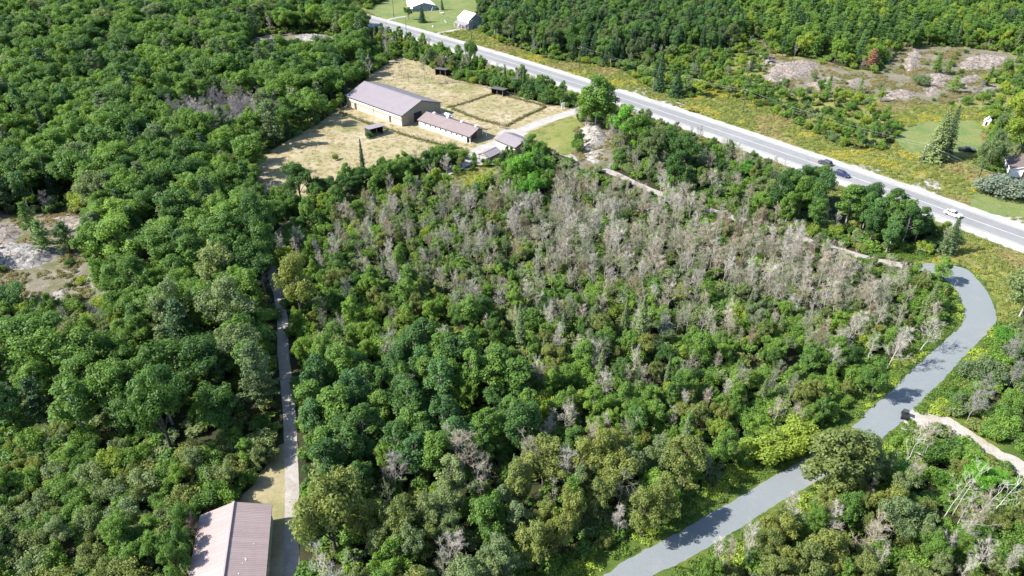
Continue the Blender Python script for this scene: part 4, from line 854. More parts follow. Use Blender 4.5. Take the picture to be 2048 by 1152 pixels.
KINDS = {   # name, noun for labels, reference height, variants
 'broadleaf': ('broadleaf_tree', 'broadleaf tree', 10.0, [make_broadleaf(10 + k, Rx=2.7 + 0.35 * (k % 4), nl=7 + k % 4, Rz=3.2 + 0.25 * (k % 3)) for k in range(10)]),
 'aspen': ('aspen_tree', 'aspen', 10.0, [make_aspen(30 + k) for k in range(5)]),
 'shrub': ('shrub', 'shrub', 4.0, [make_shrub(50 + k, wide=0.9 + 0.12 * (k % 3)) for k in range(5)]),
 'spruce': ('spruce_tree', 'spruce', 12.0, [make_spruce(70, 2.0), make_spruce(71, 2.3), make_spruce(72, 1.5), make_spruce(73, 2.7, dens=1.15)]),
 'pine': ('pine_tree', 'pine', 12.0, [make_pine(80 + k, R=2.8 + 0.3 * (k % 3)) for k in range(4)]),
 'birch': ('dead_birch', 'leafless white birch', 10.0, [make_dead(120, spread=0.30, nlimb=7, twig=0.5, thick=0.8), make_dead(121, spread=0.36, nlimb=6, twig=0.5, thick=0.8), make_dead(122, spread=0.25, nlimb=8, twig=0.45, thick=0.8)]),
 'dead': ('dead_tree', 'leafless dead tree', 10.0, [make_dead(90, spread=0.30, nlimb=14), make_dead(91, spread=0.38, nlimb=16), make_dead(92, spread=0.24, nlimb=18), make_dead(93, spread=0.44, nlimb=12), make_dead(94, spread=0.20, nlimb=12, twig=0.8), make_dead(95, spread=0.33, nlimb=19, droop=0.2), make_dead(96, spread=0.28, nlimb=11, twig=0.7), make_dead(97, spread=0.36, nlimb=15, droop=-0.15)]),
}
PAL = {
 'mid-green': (0.102, 0.192, 0.038), 'fresh green': (0.137, 0.241, 0.043), 'yellow-green': (0.205, 0.281, 0.043), 'deep green': (0.063, 0.133, 0.033), 'blue-green': (0.079, 0.168, 0.051),
 'olive': (0.160, 0.198, 0.056), 'grey-green': (0.155, 0.211, 0.087), 'silvery': (0.220, 0.265, 0.200), 'dark green': (0.042, 0.089, 0.033), 'dusky green': (0.099, 0.146, 0.060), 'golden': (0.370, 0.314, 0.045), 'bright green': (0.116, 0.278, 0.038),
 'pale grey': (0.345, 0.322, 0.277), 'tan grey': (0.30, 0.264, 0.205), 'greenish grey': (0.217, 0.221, 0.155), 'mauve grey': (0.212, 0.193, 0.193), 'rusty brown': (0.314, 0.157, 0.095), 'chalk white': (0.37, 0.35, 0.32), 'brownish': (0.221, 0.170, 0.118),
}
# ---------------------------------------------------------------- where plants grow
rs = np.random.default_rng(7); pr = random.Random(5)
GP = {k: [G(*p)[:2] for p in v] for k, v in PX.items()}
Zn = dict(     # zones in survey (photo) coordinates, at ground level
 thicket=[(-400, 875), (120, 868), (250, 895), (420, 890), (545, 880), (530, 960), (480, 1020), (390, 1040), (370, 1180), (360, 1700), (-600, 1700)],
 greydead_w=[(340, 235), (430, 215), (470, 205), (560, 230), (575, 262), (480, 290), (360, 292)],
 west=[(-900, -200), (700, -200), (738, 30), (735, 110), (735, 150), (690, 208), (640, 245), (560, 290), (512, 325), (512, 400), (540, 470), (540, 560), (555, 620), (560, 760), (570, 860), (300, 1700), (-1200, 1700)],
 hedge=[(505, 415), (560, 402), (640, 394), (740, 368), (850, 340), (928, 312), (930, 322), (900, 342), (862, 360), (760, 396), (650, 424), (580, 446), (548, 480), (520, 450)],
 deadbelt=[(690, 440), (760, 420), (860, 400), (985, 385), (1090, 372), (1130, 330), (1240, 362), (1350, 410), (1500, 460), (1640, 500), (1760, 545), (1850, 640), (1880, 690), (1830, 740), (1740, 745), (1650, 720), (1540, 720), (1420, 700), (1340, 730), (1220, 680), (1080, 650), (960, 630), (860, 600), (720, 570), (660, 520)],
 deadcore=[(1060, 420), (1180, 380), (1300, 400), (1500, 470), (1640, 515), (1720, 570), (1760, 650), (1640, 650), (1480, 600), (1320, 590), (1140, 560), (1050, 500)],
 aspens=[(590, 770), (700, 735), (900, 735), (1080, 820), (1090, 940), (960, 990), (780, 1010), (640, 1020), (606, 960)],
 olive_s=[(612, 1030), (780, 1015), (960, 995), (1090, 950), (1250, 930), (1420, 975), (1380, 1040), (1250, 1110), (1100, 1200), (1000, 1300), (900, 1700), (590, 1700)],
 olive_se=[(1480, 1090), (1560, 1030), (1640, 985), (1720, 960), (1800, 975), (1880, 1040), (1980, 1060), (2500, 1080), (2700, 1700), (1200, 1700), (1300, 1200)],
 brush_se=[(1700, 930), (1780, 880), (1840, 870), (1920, 895), (2000, 940), (2048, 970), (2500, 1100), (1980, 1060), (1880, 1040), (1800, 975), (1720, 960)],
 east=[(1850, 815), (1900, 760), (1960, 700), (2010, 650), (2060, 620), (2500, 600), (2700, 1050), (2160, 970), (2048, 910), (1960, 862), (1905, 832)],
 belt_s=[(1130, 320), (1160, 300), (1165, 240), (1260, 225), (1330, 250), (1440, 300), (1560, 340), (1680, 385), (1800, 430), (1860, 470), (1850, 515), (1780, 520), (1650, 485), (1500, 440), (1350, 395), (1240, 346)],
 aspens_n=[(1540, 395), (1650, 405), (1720, 430), (1820, 470), (1860, 505), (1800, 522), (1700, 495), (1600, 468), (1545, 440)],
 north_dark=[(950, -200), (1480, -200), (1480, 90), (1440, 110), (1400, 100), (1330, 110), (1240, 135), (1100, 112), (1000, 82), (955, 50)],
 alders_ne=[(1380, 195), (1440, 165), (1500, 160), (1560, 185), (1700, 215), (1760, 232), (1795, 262), (1770, 300), (1700, 300), (1620, 262), (1540, 222), (1440, 190)],
 north_pine=[(1480, -200), (2300, -200), (2500, 130), (2048, 110), (1960, 96), (1800, 98), (1740, 140), (1640, 118), (1560, 110), (1520, 76), (1480, 78)],
 low_w=[(-400, 585), (60, 606), (150, 622), (218, 600), (262, 640), (255, 735), (-400, 770)],
 lane_front=[(1095, 300), (1140, 316), (1240, 356), (1310, 386), (1310, 428), (1200, 396), (1105, 352)],
 lane_front2=[(1645, 491), (1705, 508), (1712, 545), (1650, 528)],
 track_front=[(1835, 868), (1880, 864), (1912, 878), (1988, 915), (2060, 960), (2300, 1080), (2300, 1140), (2060, 1005), (1960, 962), (1860, 905)],
 low_top=[(485, 92), (560, 90), (700, 102), (712, 128), (485, 128)],
 farm_trees=[(1010, 345), (1060, 310), (1100, 318), (1110, 370), (1085, 425), (1030, 420), (1005, 390)],
)
EXCL = ['paddock', 'yard', 'lawn_drive', 'clearing', 'barn_grass', 'meadow_n', 'lawn_e', 'lawn_se', 'lawn_n', 'meadow_bend', 'gravel_yard', 'barren_top', 'barren_far']
def tup(line): return [(p.x, p.y) for p in line]
ROADS = [(tup(HWY), HW + 7.0), (tup(LANE), 6.0), (tup(MAIN_DRIVE), 4.5), (tup(FARM_LANE), 2.6), (tup(BARN_LANE), 1.9), (tup(SANDL), 2.8), (tup(HDRIVE), 3.0)]
def zone_fields(X, Y):
    px, py = proj(X, Y)
    free = np.ones(X.shape, bool)
    for k in EXCL: free &= ~pip(px, py, PX[k])
    for k in ('meadow_e',): free &= ~(pip(px, py, PX[k]) & ~pip(px, py, Zn['alders_ne']))
    for f in FOOT: free &= ~pip(X, Y, f)
    free &= ~pip(px, py, [(1145, 305), (1220, 290), (1232, 335), (1165, 345)])
    for r in ROCKS: free &= ~pip(px, py, r)
    free &= ~pip(px, py, [(1638, 366), (1700, 374), (1706, 450), (1650, 442)])
    low = tup(BARN_LANE)[9:]; free &= ~((dist_line(X, Y, low) < 2.3))
    roadd = np.full(X.shape, 1e9)
    for line, w in ROADS: d = dist_line(X, Y, line); free &= d > w; roadd = np.minimum(roadd, d - w)
    return px, py, free, roadd
# recipes: list of (weight, kind, height range, width factor, tints), spacing in metres
RECIPE = {
 'thicket': ([(0.86, 'shrub', (2.6, 4.6), 1.05, ['mid-green', 'fresh green', 'olive', 'mid-green', 'grey-green', 'yellow-green']), (0.14, 'broadleaf', (4.5, 7), 0.95, ['mid-green', 'fresh green', 'grey-green'])], 2.1),
 'greydead_w': ([(0.8, 'dead', (8, 11), 1.05, ['mauve grey', 'mauve grey', 'pale grey']), (0.2, 'broadleaf', (7, 10), 0.9, ['dusky green', 'mid-green'])], 3.3),
 'west': ([(0.66, 'broadleaf', (8, 15.5), 1.18, ['mid-green', 'mid-green', 'mid-green', 'fresh green', 'deep green', 'mid-green', 'grey-green', 'fresh green']), (0.10, 'aspen', (8, 14), 1.25, ['blue-green', 'mid-green']), (0.09, 'pine', (10, 17), 1.1, ['dark green', 'dusky green', 'deep green']), (0.03, 'spruce', (8, 14), 1.0, ['dark green']), (0.03, 'dead', (7, 11), 0.9, ['mauve grey', 'pale grey']), (0.09, 'shrub', (3, 5.5), 1.2, ['mid-green', 'fresh green', 'yellow-green'])], 4.4),
 'hedge': ([(0.7, 'broadleaf', (5.5, 8), 1.1, ['deep green', 'mid-green', 'deep green']), (0.3, 'shrub', (3.5, 5), 1.2, ['deep green', 'mid-green', 'fresh green'])], 2.0),
 'deadbelt': ([(0.38, 'dead', (6, 9), 0.95, ['tan grey', 'pale grey', 'greenish grey', 'tan grey', 'brownish']), (0.26, 'broadleaf', (4, 7), 0.9, ['mid-green', 'fresh green', 'grey-green', 'fresh green', 'olive', 'deep green']), (0.32, 'shrub', (2.2, 4.2), 1.1, ['mid-green', 'fresh green', 'yellow-green', 'grey-green', 'fresh green']), (0.06, 'aspen', (5, 8), 1.0, ['grey-green', 'fresh green']), (0.02, 'spruce', (5, 9), 1.0, ['dusky green'])], 1.95),
 'deadcore': ([(0.64, 'dead', (6, 10), 0.95, ['tan grey', 'pale grey', 'tan grey', 'greenish grey', 'pale grey', 'brownish']), (0.06, 'broadleaf', (3.5, 5.5), 0.85, ['grey-green', 'fresh green', 'mid-green']), (0.24, 'shrub', (1.5, 2.9), 1.15, ['mid-green', 'fresh green', 'grey-green', 'olive'])], 1.95),
 'aspens': ([(0.66, 'aspen', (9, 13), 1.2, ['blue-green', 'mid-green', 'mid-green', 'deep green', 'blue-green']), (0.26, 'broadleaf', (5.5, 9), 0.8, ['mid-green', 'blue-green', 'fresh green']), (0.04, 'dead', (8, 10), 0.8, ['pale grey']), (0.04, 'shrub', (3, 4), 1, ['mid-green'])], 2.6),
 'olive_s': ([(0.60, 'broadleaf', (8, 12), 0.85, ['olive', 'olive', 'grey-green', 'olive', 'mid-green', 'fresh green']), (0.16, 'dead', (7.5, 11), 0.95, ['pale grey', 'greenish grey', 'tan grey']), (0.14, 'aspen', (8, 11), 1.1, ['olive', 'grey-green', 'mid-green']), (0.10, 'shrub', (3, 4.5), 1, ['fresh green', 'mid-green'])], 2.9),
 'olive_se': ([(0.62, 'broadleaf', (5.5, 10), 0.82, ['olive', 'mid-green', 'olive', 'grey-green', 'olive', 'fresh green']), (0.18, 'dead', (7, 10), 0.85, ['pale grey', 'tan grey', 'pale grey']), (0.20, 'shrub', (2.5, 4.5), 1.1, ['fresh green', 'olive', 'mid-green'])], 2.4),
 'brush_se': ([(0.55, 'shrub', (2.5, 4.5), 1.15, ['mid-green', 'bright green', 'fresh green', 'mid-green']), (0.2, 'broadleaf', (5, 8), 0.9, ['mid-green', 'bright green', 'olive']), (0.25, 'dead', (6, 9.5), 0.95, ['pale grey', 'tan grey', 'chalk white'])], 2.5),
 'east': ([(0.6, 'shrub', (2.5, 4.6), 1.15, ['mid-green', 'mid-green', 'grey-green', 'fresh green', 'bright green']), (0.2, 'broadleaf', (5, 8), 0.95, ['mid-green', 'grey-green']), (0.2, 'dead', (5.5, 8.5), 0.95, ['pale grey', 'tan grey', 'mauve grey'])], 2.5),
 'belt_s': ([(0.42, 'broadleaf', (4, 7.5), 0.9, ['mid-green', 'deep green', 'grey-green', 'fresh green', 'olive']), (0.26, 'shrub', (2.2, 4), 1.1, ['mid-green', 'grey-green', 'bright green']), (0.26, 'dead', (5, 8), 0.95, ['pale grey', 'tan grey', 'greenish grey', 'mauve grey']), (0.06, 'aspen', (6, 8), 1.1, ['mid-green', 'bright green'])], 2.5),
 'aspens_n': ([(0.75, 'aspen', (9.5, 12.5), 1.25, ['mid-green', 'deep green', 'mid-green', 'blue-green']), (0.15, 'shrub', (2.5, 4), 1.1, ['mid-green', 'yellow-green']), (0.10, 'dead', (6, 9), 0.9, ['pale grey'])], 3.0),
 'north_dark': ([(0.5, 'aspen', (9.5, 13.5), 1.2, ['deep green', 'mid-green', 'dusky green', 'blue-green']), (0.2, 'spruce', (9, 13), 1.05, ['dark green', 'dark green']), (0.1, 'pine', (10, 13), 1.0, ['dark green']), (0.2, 'broadleaf', (8, 11), 0.95, ['deep green', 'mid-green', 'dusky green'])], 3.3),
 'alders_ne': ([(0.42, 'broadleaf', (3.5, 6.8), 0.95, ['mid-green', 'fresh green', 'grey-green', 'yellow-green']), (0.44, 'shrub', (1.8, 3.8), 1.15, ['mid-green', 'fresh green', 'yellow-green', 'grey-green']), (0.08, 'spruce', (5, 8), 1, ['dark green', 'dusky green']), (0.06, 'aspen', (5, 8), 1.1, ['mid-green'])], 3.9),
 'north_pine': ([(0.42, 'pine', (9, 13), 1.15, ['dark green', 'deep green', 'mid-green', 'fresh green']), (0.42, 'broadleaf', (7, 11), 1.0, ['mid-green', 'fresh green', 'yellow-green', 'fresh green']), (0.06, 'spruce', (8, 12), 1, ['dusky green']), (0.10, 'shrub', (3, 5), 1.1, ['yellow-green', 'mid-green'])], 4.0),
 'low_w': ([(0.7, 'shrub', (2, 4.4), 1.1, ['mid-green', 'fresh green', 'yellow-green', 'grey-green']), (0.25, 'broadleaf', (4, 6.5), 0.9, ['mid-green', 'fresh green']), (0.05, 'dead', (4, 6), 0.9, ['mauve grey'])], 2.3),
 'lane_front': ([(0.45, 'shrub', (1.2, 2.4), 1.1, ['mid-green', 'grey-green', 'olive']), (0.55, 'dead', (3.5, 6), 0.9, ['tan grey', 'pale grey'])], 3.2),
 'farm_trees': ([(1.0, 'broadleaf', (6, 8.5), 0.95, ['bright green', 'fresh green', 'mid-green'])], 3.2),
 'mixed_n': ([(0.36, 'broadleaf', (4, 7.5), 1.0, ['mid-green', 'fresh green', 'yellow-green', 'grey-green']), (0.14, 'pine', (6, 9), 1.05, ['dark green', 'mid-green']), (0.42, 'shrub', (1.6, 3.8), 1.15, ['mid-green', 'yellow-green', 'fresh green']), (0.08, 'dead', (5, 7), 0.9, ['mauve grey', 'greenish grey'])], 4.4),
 'middle': ([(0.36, 'broadleaf', (3.8, 8), 0.82, ['mid-green', 'fresh green', 'fresh green', 'olive', 'deep green', 'yellow-green', 'fresh green']), (0.36, 'shrub', (2.6, 4.6), 1.1, ['mid-green', 'fresh green', 'fresh green', 'yellow-green']), (0.12, 'dead', (5.5, 8.5), 0.9, ['tan grey', 'pale grey', 'greenish grey']), (0.14, 'aspen', (5, 9.5), 1.1, ['mid-green', 'fresh green']), (0.02, 'spruce', (6, 10), 1.0, ['dusky green'])], 1.95),
}
ORDER = ['farm_trees', 'track_front', 'low_top', 'low_w', 'lane_front', 'lane_front2', 'thicket', 'greydead_w', 'hedge', 'aspens', 'olive_s', 'aspens_n', 'belt_s', 'deadcore', 'deadbelt', 'brush_se', 'olive_se', 'east', 'north_dark', 'alders_ne', 'north_pine', 'west']

PLANTS = []   # (kind, variant, x, y, height, width, rot, tint name, label)
CELL = 4.0; HASH = {}
def near(x, y, r):
    ci, cj = int(x // CELL), int(y // CELL); k = int(r // CELL) + 1
    for i in range(ci - k, ci + k + 1):
        for j in range(cj - k, cj + k + 1):
            for (a, b, q) in HASH.get((i, j), ()):
                if (a - x) ** 2 + (b - y) ** 2 < ((r + q) * 0.5) ** 2: return True
    return False
def plant(kind, x, y, h, w, tint, label=None, var=None, sp=None, tilt=None):
    ref = KINDS[kind][2]; nv = len(KINDS[kind][3]); v = pr.randrange(nv) if var is None else var
    PLANTS.append([kind, v, x, y, h / ref, h / ref * w, pr.uniform(0, 6.283), tint, label, tilt])
    r = sp if sp else 2.8
    HASH.setdefault((int(x // CELL), int(y // CELL)), []).append((x, y, r))
def put(kind, base, top, w, tint, label, var=None, sp=None, tilt=None):
    g = G(*base); plant(kind, g.x, g.y, height_to(base, top), w, tint, label, var, sp, tilt)

# landmark plants read off the photograph
put('spruce', (1866, 322), 212, 1.15, 'grey-green', 'tall grey-green spruce behind the pale leaning utility pole', 3, 4)
put('spruce', (1886, 312), 208, 1.0, 'dusky green', 'second tall spruce touching the one behind the utility pole', 1, 4)
put('spruce', (1893, 508), 431, 1.25, 'dusky green', 'lone spruce between the highway and the bend of the stone lane', 1, 4)
put('spruce', (1318, 184), 102, 1.0, 'dark green', 'taller of two dark spruces beside the highway pull-off', 0, 4)
put('spruce', (1352, 193), 142, 1.6, 'dark green', 'broad low spruce beside the highway pull-off', 3, 4)
put('broadleaf', (941, 141), 78, 0.62, 'mid-green', 'lone tall elm with bare trunk against the highway', 2, 4)
put('spruce', (728, 354), 276, 0.8, 'dark green', 'narrow pointed spruce rising from the paddock hedge', 2, 3)
put('broadleaf', (603, 404), 322, 0.95, 'deep green', 'large dark bush jutting into the paddock corner', 1, 5)
for b, tp, l in (((1172, 256), 172, 'left stem of poplar clump'), ((1190, 258), 150, ''), ((1208, 252), 164, '')): put('aspen', b, tp, 1.35, 'fresh green', None, None, 3)
put('broadleaf', (1248, 292), 205, 0.85, 'bright green', 'bright green tree between the bedrock dome and highway', 0, 4)
put('broadleaf', (1275, 305), 225, 0.9, 'mid-green', None, None, 4); put('broadleaf', (1335, 330), 250, 0.95, 'deep green', None, None, 4); put('broadleaf', (1362, 342), 262, 1.0, 'deep green', None, None, 4); put('broadleaf', (1345, 378), 300, 0.9, 'deep green', None, None, 4); put('broadleaf', (1305, 335), 255, 0.9, 'dusky green', None, None, 4)
put('broadleaf', (1040, 374), 306, 1.0, 'bright green', 'bright green tree hiding the garage front', 3, 3.5); put('broadleaf', (1078, 362), 300, 0.95, 'deep green', 'dark green tree at the garage corner', 4, 3.5); put('broadleaf', (1018, 388), 330, 0.95, 'mid-green', 'rounded green tree beside the open shelter', 5, 3.5); put('broadleaf', (1066, 415), 348, 0.95, 'bright green', 'bright green tree standing below the garage trees', 6, 3.5)
put('shrub', (1978, 388), 345, 1.5, 'silvery', 'silvery willow bush at the lawn edge', 0, 4); put('shrub', (2010, 391), 350, 1.6, 'silvery', 'larger silvery willow bush before the white bungalow', 2, 4); put('shrub', (2040, 396), 358, 1.3, 'silvery', 'silvery willow bush at the bungalow corner', 3, 4)
put('broadleaf', (1955, 362), 275, 0.75, 'grey-green', 'loose grey-green willow tree beside the bungalow', 2, 5); put('broadleaf', (1976, 340), 258, 0.8, 'grey-green', 'second grey-green willow tree leaning over the bungalow roof', 5, 5)
put('broadleaf', (2032, 318), 192, 0.9, 'yellow-green', 'huge bright maple behind the bungalow', 0, 6); put('broadleaf', (2030, 262), 175, 1.0, 'yellow-green', 'bright maple behind the tiny white shed', 3, 5)
put('pine', (66, 470), 405, 1.1, 'mid-green', 'upright pine behind the grey cliff', 0, 4); put('pine', (95, 508), 440, 1.2, 'mid-green', 'wind-bent pine on the grey cliff', 1, 4); put('pine', (142, 505), 442, 1.25, 'deep green', 'spreading dark pine at the end of grey cliff', 2, 4); put('shrub', (30, 612), 570, 1.2, 'blue-green', 'round blue-green bush on the rocky barren', 1, 3)
put('broadleaf', (345, 905), 738, 0.78, 'deep green', 'broad dark tree standing above the thicket', 1, 7)
put('broadleaf', (365, 690), 556, 0.88, 'grey-green', 'large grey-green maple above the shaded driveway', 4, 6); put('broadleaf', (470, 692), 556, 0.92, 'grey-green', 'large grey-green maple closest to the shaded driveway bend'.replace('closest to', 'overhanging'), 6, 6)
put('broadleaf', (606, 645), 500, 0.7, 'olive', 'olive tree leaning out over the shaded driveway', 0, 5)
put('broadleaf', (672, 1110), 958, 0.9, 'olive', 'big olive tree spreading over the driveway opposite the pink barn', 3, 7)
put('dead', (928, 965), 858, 1.05, 'tan grey', 'bushy tan-grey dead tree among the tall aspens', 1, 4)
put('dead', (1835, 706), 640, 1.2, 'pale grey', 'leaning pale dead tree at the stone lane edge', 3, 4, 0.25); put('dead', (1768, 742), 655, 1.1, 'pale grey', 'pale dead tree with bare lower trunk above the lane verge', 0, 4, 0.2)
for (b, tp, tl, lb) in (((1884, 1040), 950, 0.26, 'white leaning dead birch over the olive wood'), ((1905, 1030), 920, 0.2, 'tallest white dead birch leaning toward the sandy track'), ((1945, 1040), 950, 0.28, 'slender white dead birch in the middle of the birch row'), ((1975, 1035), 925, 0.22, 'white dead birch beside the sandy track end'), ((2000, 1045), 960, 0.26, 'short white dead birch at the birch row end'), ((1798, 945), 860, 0.18, 'forked chalk-white dead birch before the sand pad')):
    put('birch', b, tp, 0.9, 'chalk white', lb, None, 3, tl)
put('pine', (1740, 141), 97, 1.45, 'rusty brown', 'rusty brown dead pine on the rocky barren', 1, 4)
for b, tp, w, tn, lb in (((803, 156), 118, 0.7, 'tan grey', 'thin bare sapling in the upper paddock'), ((786, 163), 138, 0.8, 'tan grey', 'short bare sapling behind the arena ridge'), ((817, 168), 145, 0.7, 'tan grey', 'small bare sapling by the upper paddock fence'), ((851, 168), 106, 0.95, 'greenish grey', 'grey dying willow standing in the upper paddock'), ((741, 162), 108, 0.9, 'pale grey', 'pale grey dead tree at the arena far corner')):
    put('dead', b, tp, w, tn, lb, None, 3)
put('pine', (1905, 186), 150, 1.3, 'fresh green', 'lone round pine in the middle of the rocky barren', 2, 4); put('pine', (1870, 148), 105, 1.2, 'mid-green', 'pine on the upper part of the rocky barren', 0, 4); put('pine', (1893, 150), 118, 1.1, 'mid-green', 'shorter pine beside another on the upper rocky barren', 3, 3); put('shrub', (1845, 172), 148, 1.2, 'grey-green', 'grey bush on the slab of the rocky barren', 2, 3)
put('spruce', (1278, 700), 592, 1.15, 'dusky green', 'dusky spruce standing in the middle wood', 0, 4); put('spruce', (1040, 700), 605, 0.9, 'dusky green', 'thin dying spruce in the middle wood', 2, 4); put('spruce', (812, 102), 68, 1.1, 'dark green', 'small dark spruce on the paddock side of the highway', 0, 3)
put('spruce', (845, 45), 12, 1.4, 'dark green', 'dark spruce on the house lawn beside the cedar', 3, 3); put('broadleaf', (818, 40), 12, 0.8, 'deep green', 'rounded dark cedar on the house lawn', 3, 3); put('spruce', (885, 20), -5, 1.2, 'dark green', 'dark spruce at the back of the house lawn', 0, 3)
for (bx2, by2, tpy) in ((960, 168, 142), (975, 172, 145), (995, 178, 150), (1010, 180, 128), (1030, 188, 155), (1048, 192, 130), (1065, 196, 162), (1082, 200, 168), (1090, 206, 175), (945, 163, 140), (930, 158, 138)):
    put('spruce' if tpy in (128, 130) else pr.choice(['shrub', 'broadleaf']), (bx2, by2), tpy, 1.0 if tpy in (128, 130) else 1.15, 'dark green' if tpy in (128, 130) else pr.choice(['mid-green', 'blue-green', 'deep green']), None, None, 2)
for (bx2, by2, tpy) in ((865, 138, 95), (880, 132, 100), (895, 140, 104), (905, 146, 108), (858, 128, 98), (915, 152, 120), (925, 146, 122)): put('broadleaf', (bx2, by2), tpy, 0.95, pr.choice(['mid-green', 'deep green', 'dusky green']), None, None, 2)
for (bx2, by2, tpy) in ((1550, 905, 862), (1578, 895, 850), (1525, 915, 868), (1600, 880, 842)): put('shrub', (bx2, by2), tpy, 1.3, 'yellow-green', None, None, 2)
put('aspen', (2030, 650), 520, 1.15, 'grey-green', 'leaning aspen with white trunk east of the stone lane bend', 1, 4, 0.2)
put('dead', (392, 1090), 1030, 1.0, 'brownish', 'thin bare tree casting its shadow on the pink barn roof', 2, 2)
put('shrub', (738, 276), 262, 1.2, 'deep green', 'round bush against the large paddock shelter', 0, 2)
put('shrub', (671, 320), 308, 1.0, 'olive', 'tiny bush in the open paddock', 1, 2)

for b, tp, lb in (((530, 562), 436, 'tall maple at the upper lane bend'), ((520, 505), 388, 'dark maple where the lane turns toward the paddock')): put('broadleaf', b, tp, 0.85, 'deep green', lb, None, 5)
for b, tp, tn, lb in (((380, 1078), 1005, 'mid-green', 'small tree throwing shade on the pink roof corner'), ((371, 1125), 1050, 'deep green', 'small dark tree against the sunny wall of the pink barn'), ((366, 1165), 1085, 'mid-green', 'small tree at the lower wall of the pink barn')): put('broadleaf', b, tp, 0.75, tn, lb, None, 2)

for kd, b, tp, w, tn, lb in (('broadleaf', (1318, 1052), 950, 0.7, 'olive', 'olive tree casting its shadow across the lower stone lane'), ('broadleaf', (1282, 1078), 975, 0.7, 'olive', 'second olive tree shading the lower stone lane'), ('broadleaf', (1738, 800), 715, 0.8, 'mid-green', 'rounded tree shading the lane opposite the off-road vehicle'), ('aspen', (1640, 1000), 865, 1.3, 'olive', 'tall olive aspen standing over the stone lane'), ('aspen', (1668, 985), 862, 1.3, 'olive', 'second tall olive aspen crowding the stone lane'), ('broadleaf', (1700, 970), 855, 0.8, 'grey-green', 'grey-green tree crowding the stone lane')): put(kd, b, tp, w, tn, lb, None, 3)

# fill the woods by dart throwing over the survey area
NC = 120000
X = rs.uniform(-520, 520, NC); Y = 40 + 560 * rs.random(NC) ** 1.0
px_, py_ = proj(X, Y); ok = (px_ > -260) & (px_ < 2310) & (py_ > -75) & (py_ < 1420); X, Y = X[ok], Y[ok]
px, py, free, roadd = zone_fields(X, Y)
zid = np.full(X.shape, -1); blane = dist_line(X, Y, tup(BARN_LANE)[10:])
for k in range(len(ORDER) - 1, -1, -1): zid[pip(px, py, Zn[ORDER[k]])] = k
hwy_d = np.interp(X, [p.x for p in HWY], [p.y for p in HWY])
north = Y > hwy_d
RECIPE['track_front'] = ([(0.85, 'shrub', (1.0, 2.0), 1.2, ['mid-green', 'bright green', 'fresh green']), (0.15, 'dead', (4, 6), 0.8, ['pale grey'])], 2.2)
RECIPE['low_top'] = ([(0.8, 'shrub', (2, 3.8), 1.1, ['mid-green', 'grey-green', 'fresh green']), (0.2, 'broadleaf', (4, 5.5), 0.9, ['mid-green'])], 2.8)
RECIPE['lane_front2'] = RECIPE['lane_front']
cum = {z: np.cumsum([r[0] for r in RECIPE[z][0]]) for z in RECIPE}
bare = pip(px, py, PX['barren_w']) | pip(px, py, PX['barren_n']) | pip(px, py, PX['barren_e'])
for i in np.nonzero(free)[0]:
    if bare[i]:
        if pr.random() < 0.035 and not near(X[i], Y[i], 3.2): plant('shrub', X[i], Y[i], pr.uniform(0.8, 2.6), 1.25, pr.choice(['mid-green', 'grey-green', 'olive', 'yellow-green', 'deep green']), None, None, 2.6)
        continue
    z = ORDER[zid[i]] if zid[i] >= 0 else ('mixed_n' if north[i] else 'middle')
    rec, sp = RECIPE[z]; t = pr.random() * cum[z][-1]; k = int(np.searchsorted(cum[z], t)); w_, kind, hr, wf, tints = rec[min(k, len(rec) - 1)]
    s = sp * (0.72 if kind in ('shrub', 'dead') else 1.0)
    if kind in ('broadleaf', 'pine', 'aspen') and roadd[i] < 0.4: kind, hr = 'shrub', (1.8, 3.5)
    if kind in ('broadleaf', 'pine', 'aspen') and blane[i] < 4.3: kind, hr = 'shrub', (1.8, 3.2)
    if near(X[i], Y[i], s): continue
    h = pr.uniform(*hr) * (0.85 + 0.3 * (0.5 + 0.5 * noise.noise((X[i] * 0.03, Y[i] * 0.03, 0))))
    nz = noise.noise((X[i] * 0.035, Y[i] * 0.035, 40)) * 0.5 + 0.5
    tn = tints[min(len(tints) - 1, int(len(tints) * min(0.999, max(0, 0.55 * pr.random() + 0.45 * nz))))] if pr.random() < 0.6 else pr.choice(tints)
    plant(kind, X[i], Y[i], h, wf * pr.uniform(0.85, 1.15), tn, None, None, s, pr.uniform(0, 0.12) if kind == 'dead' else None)

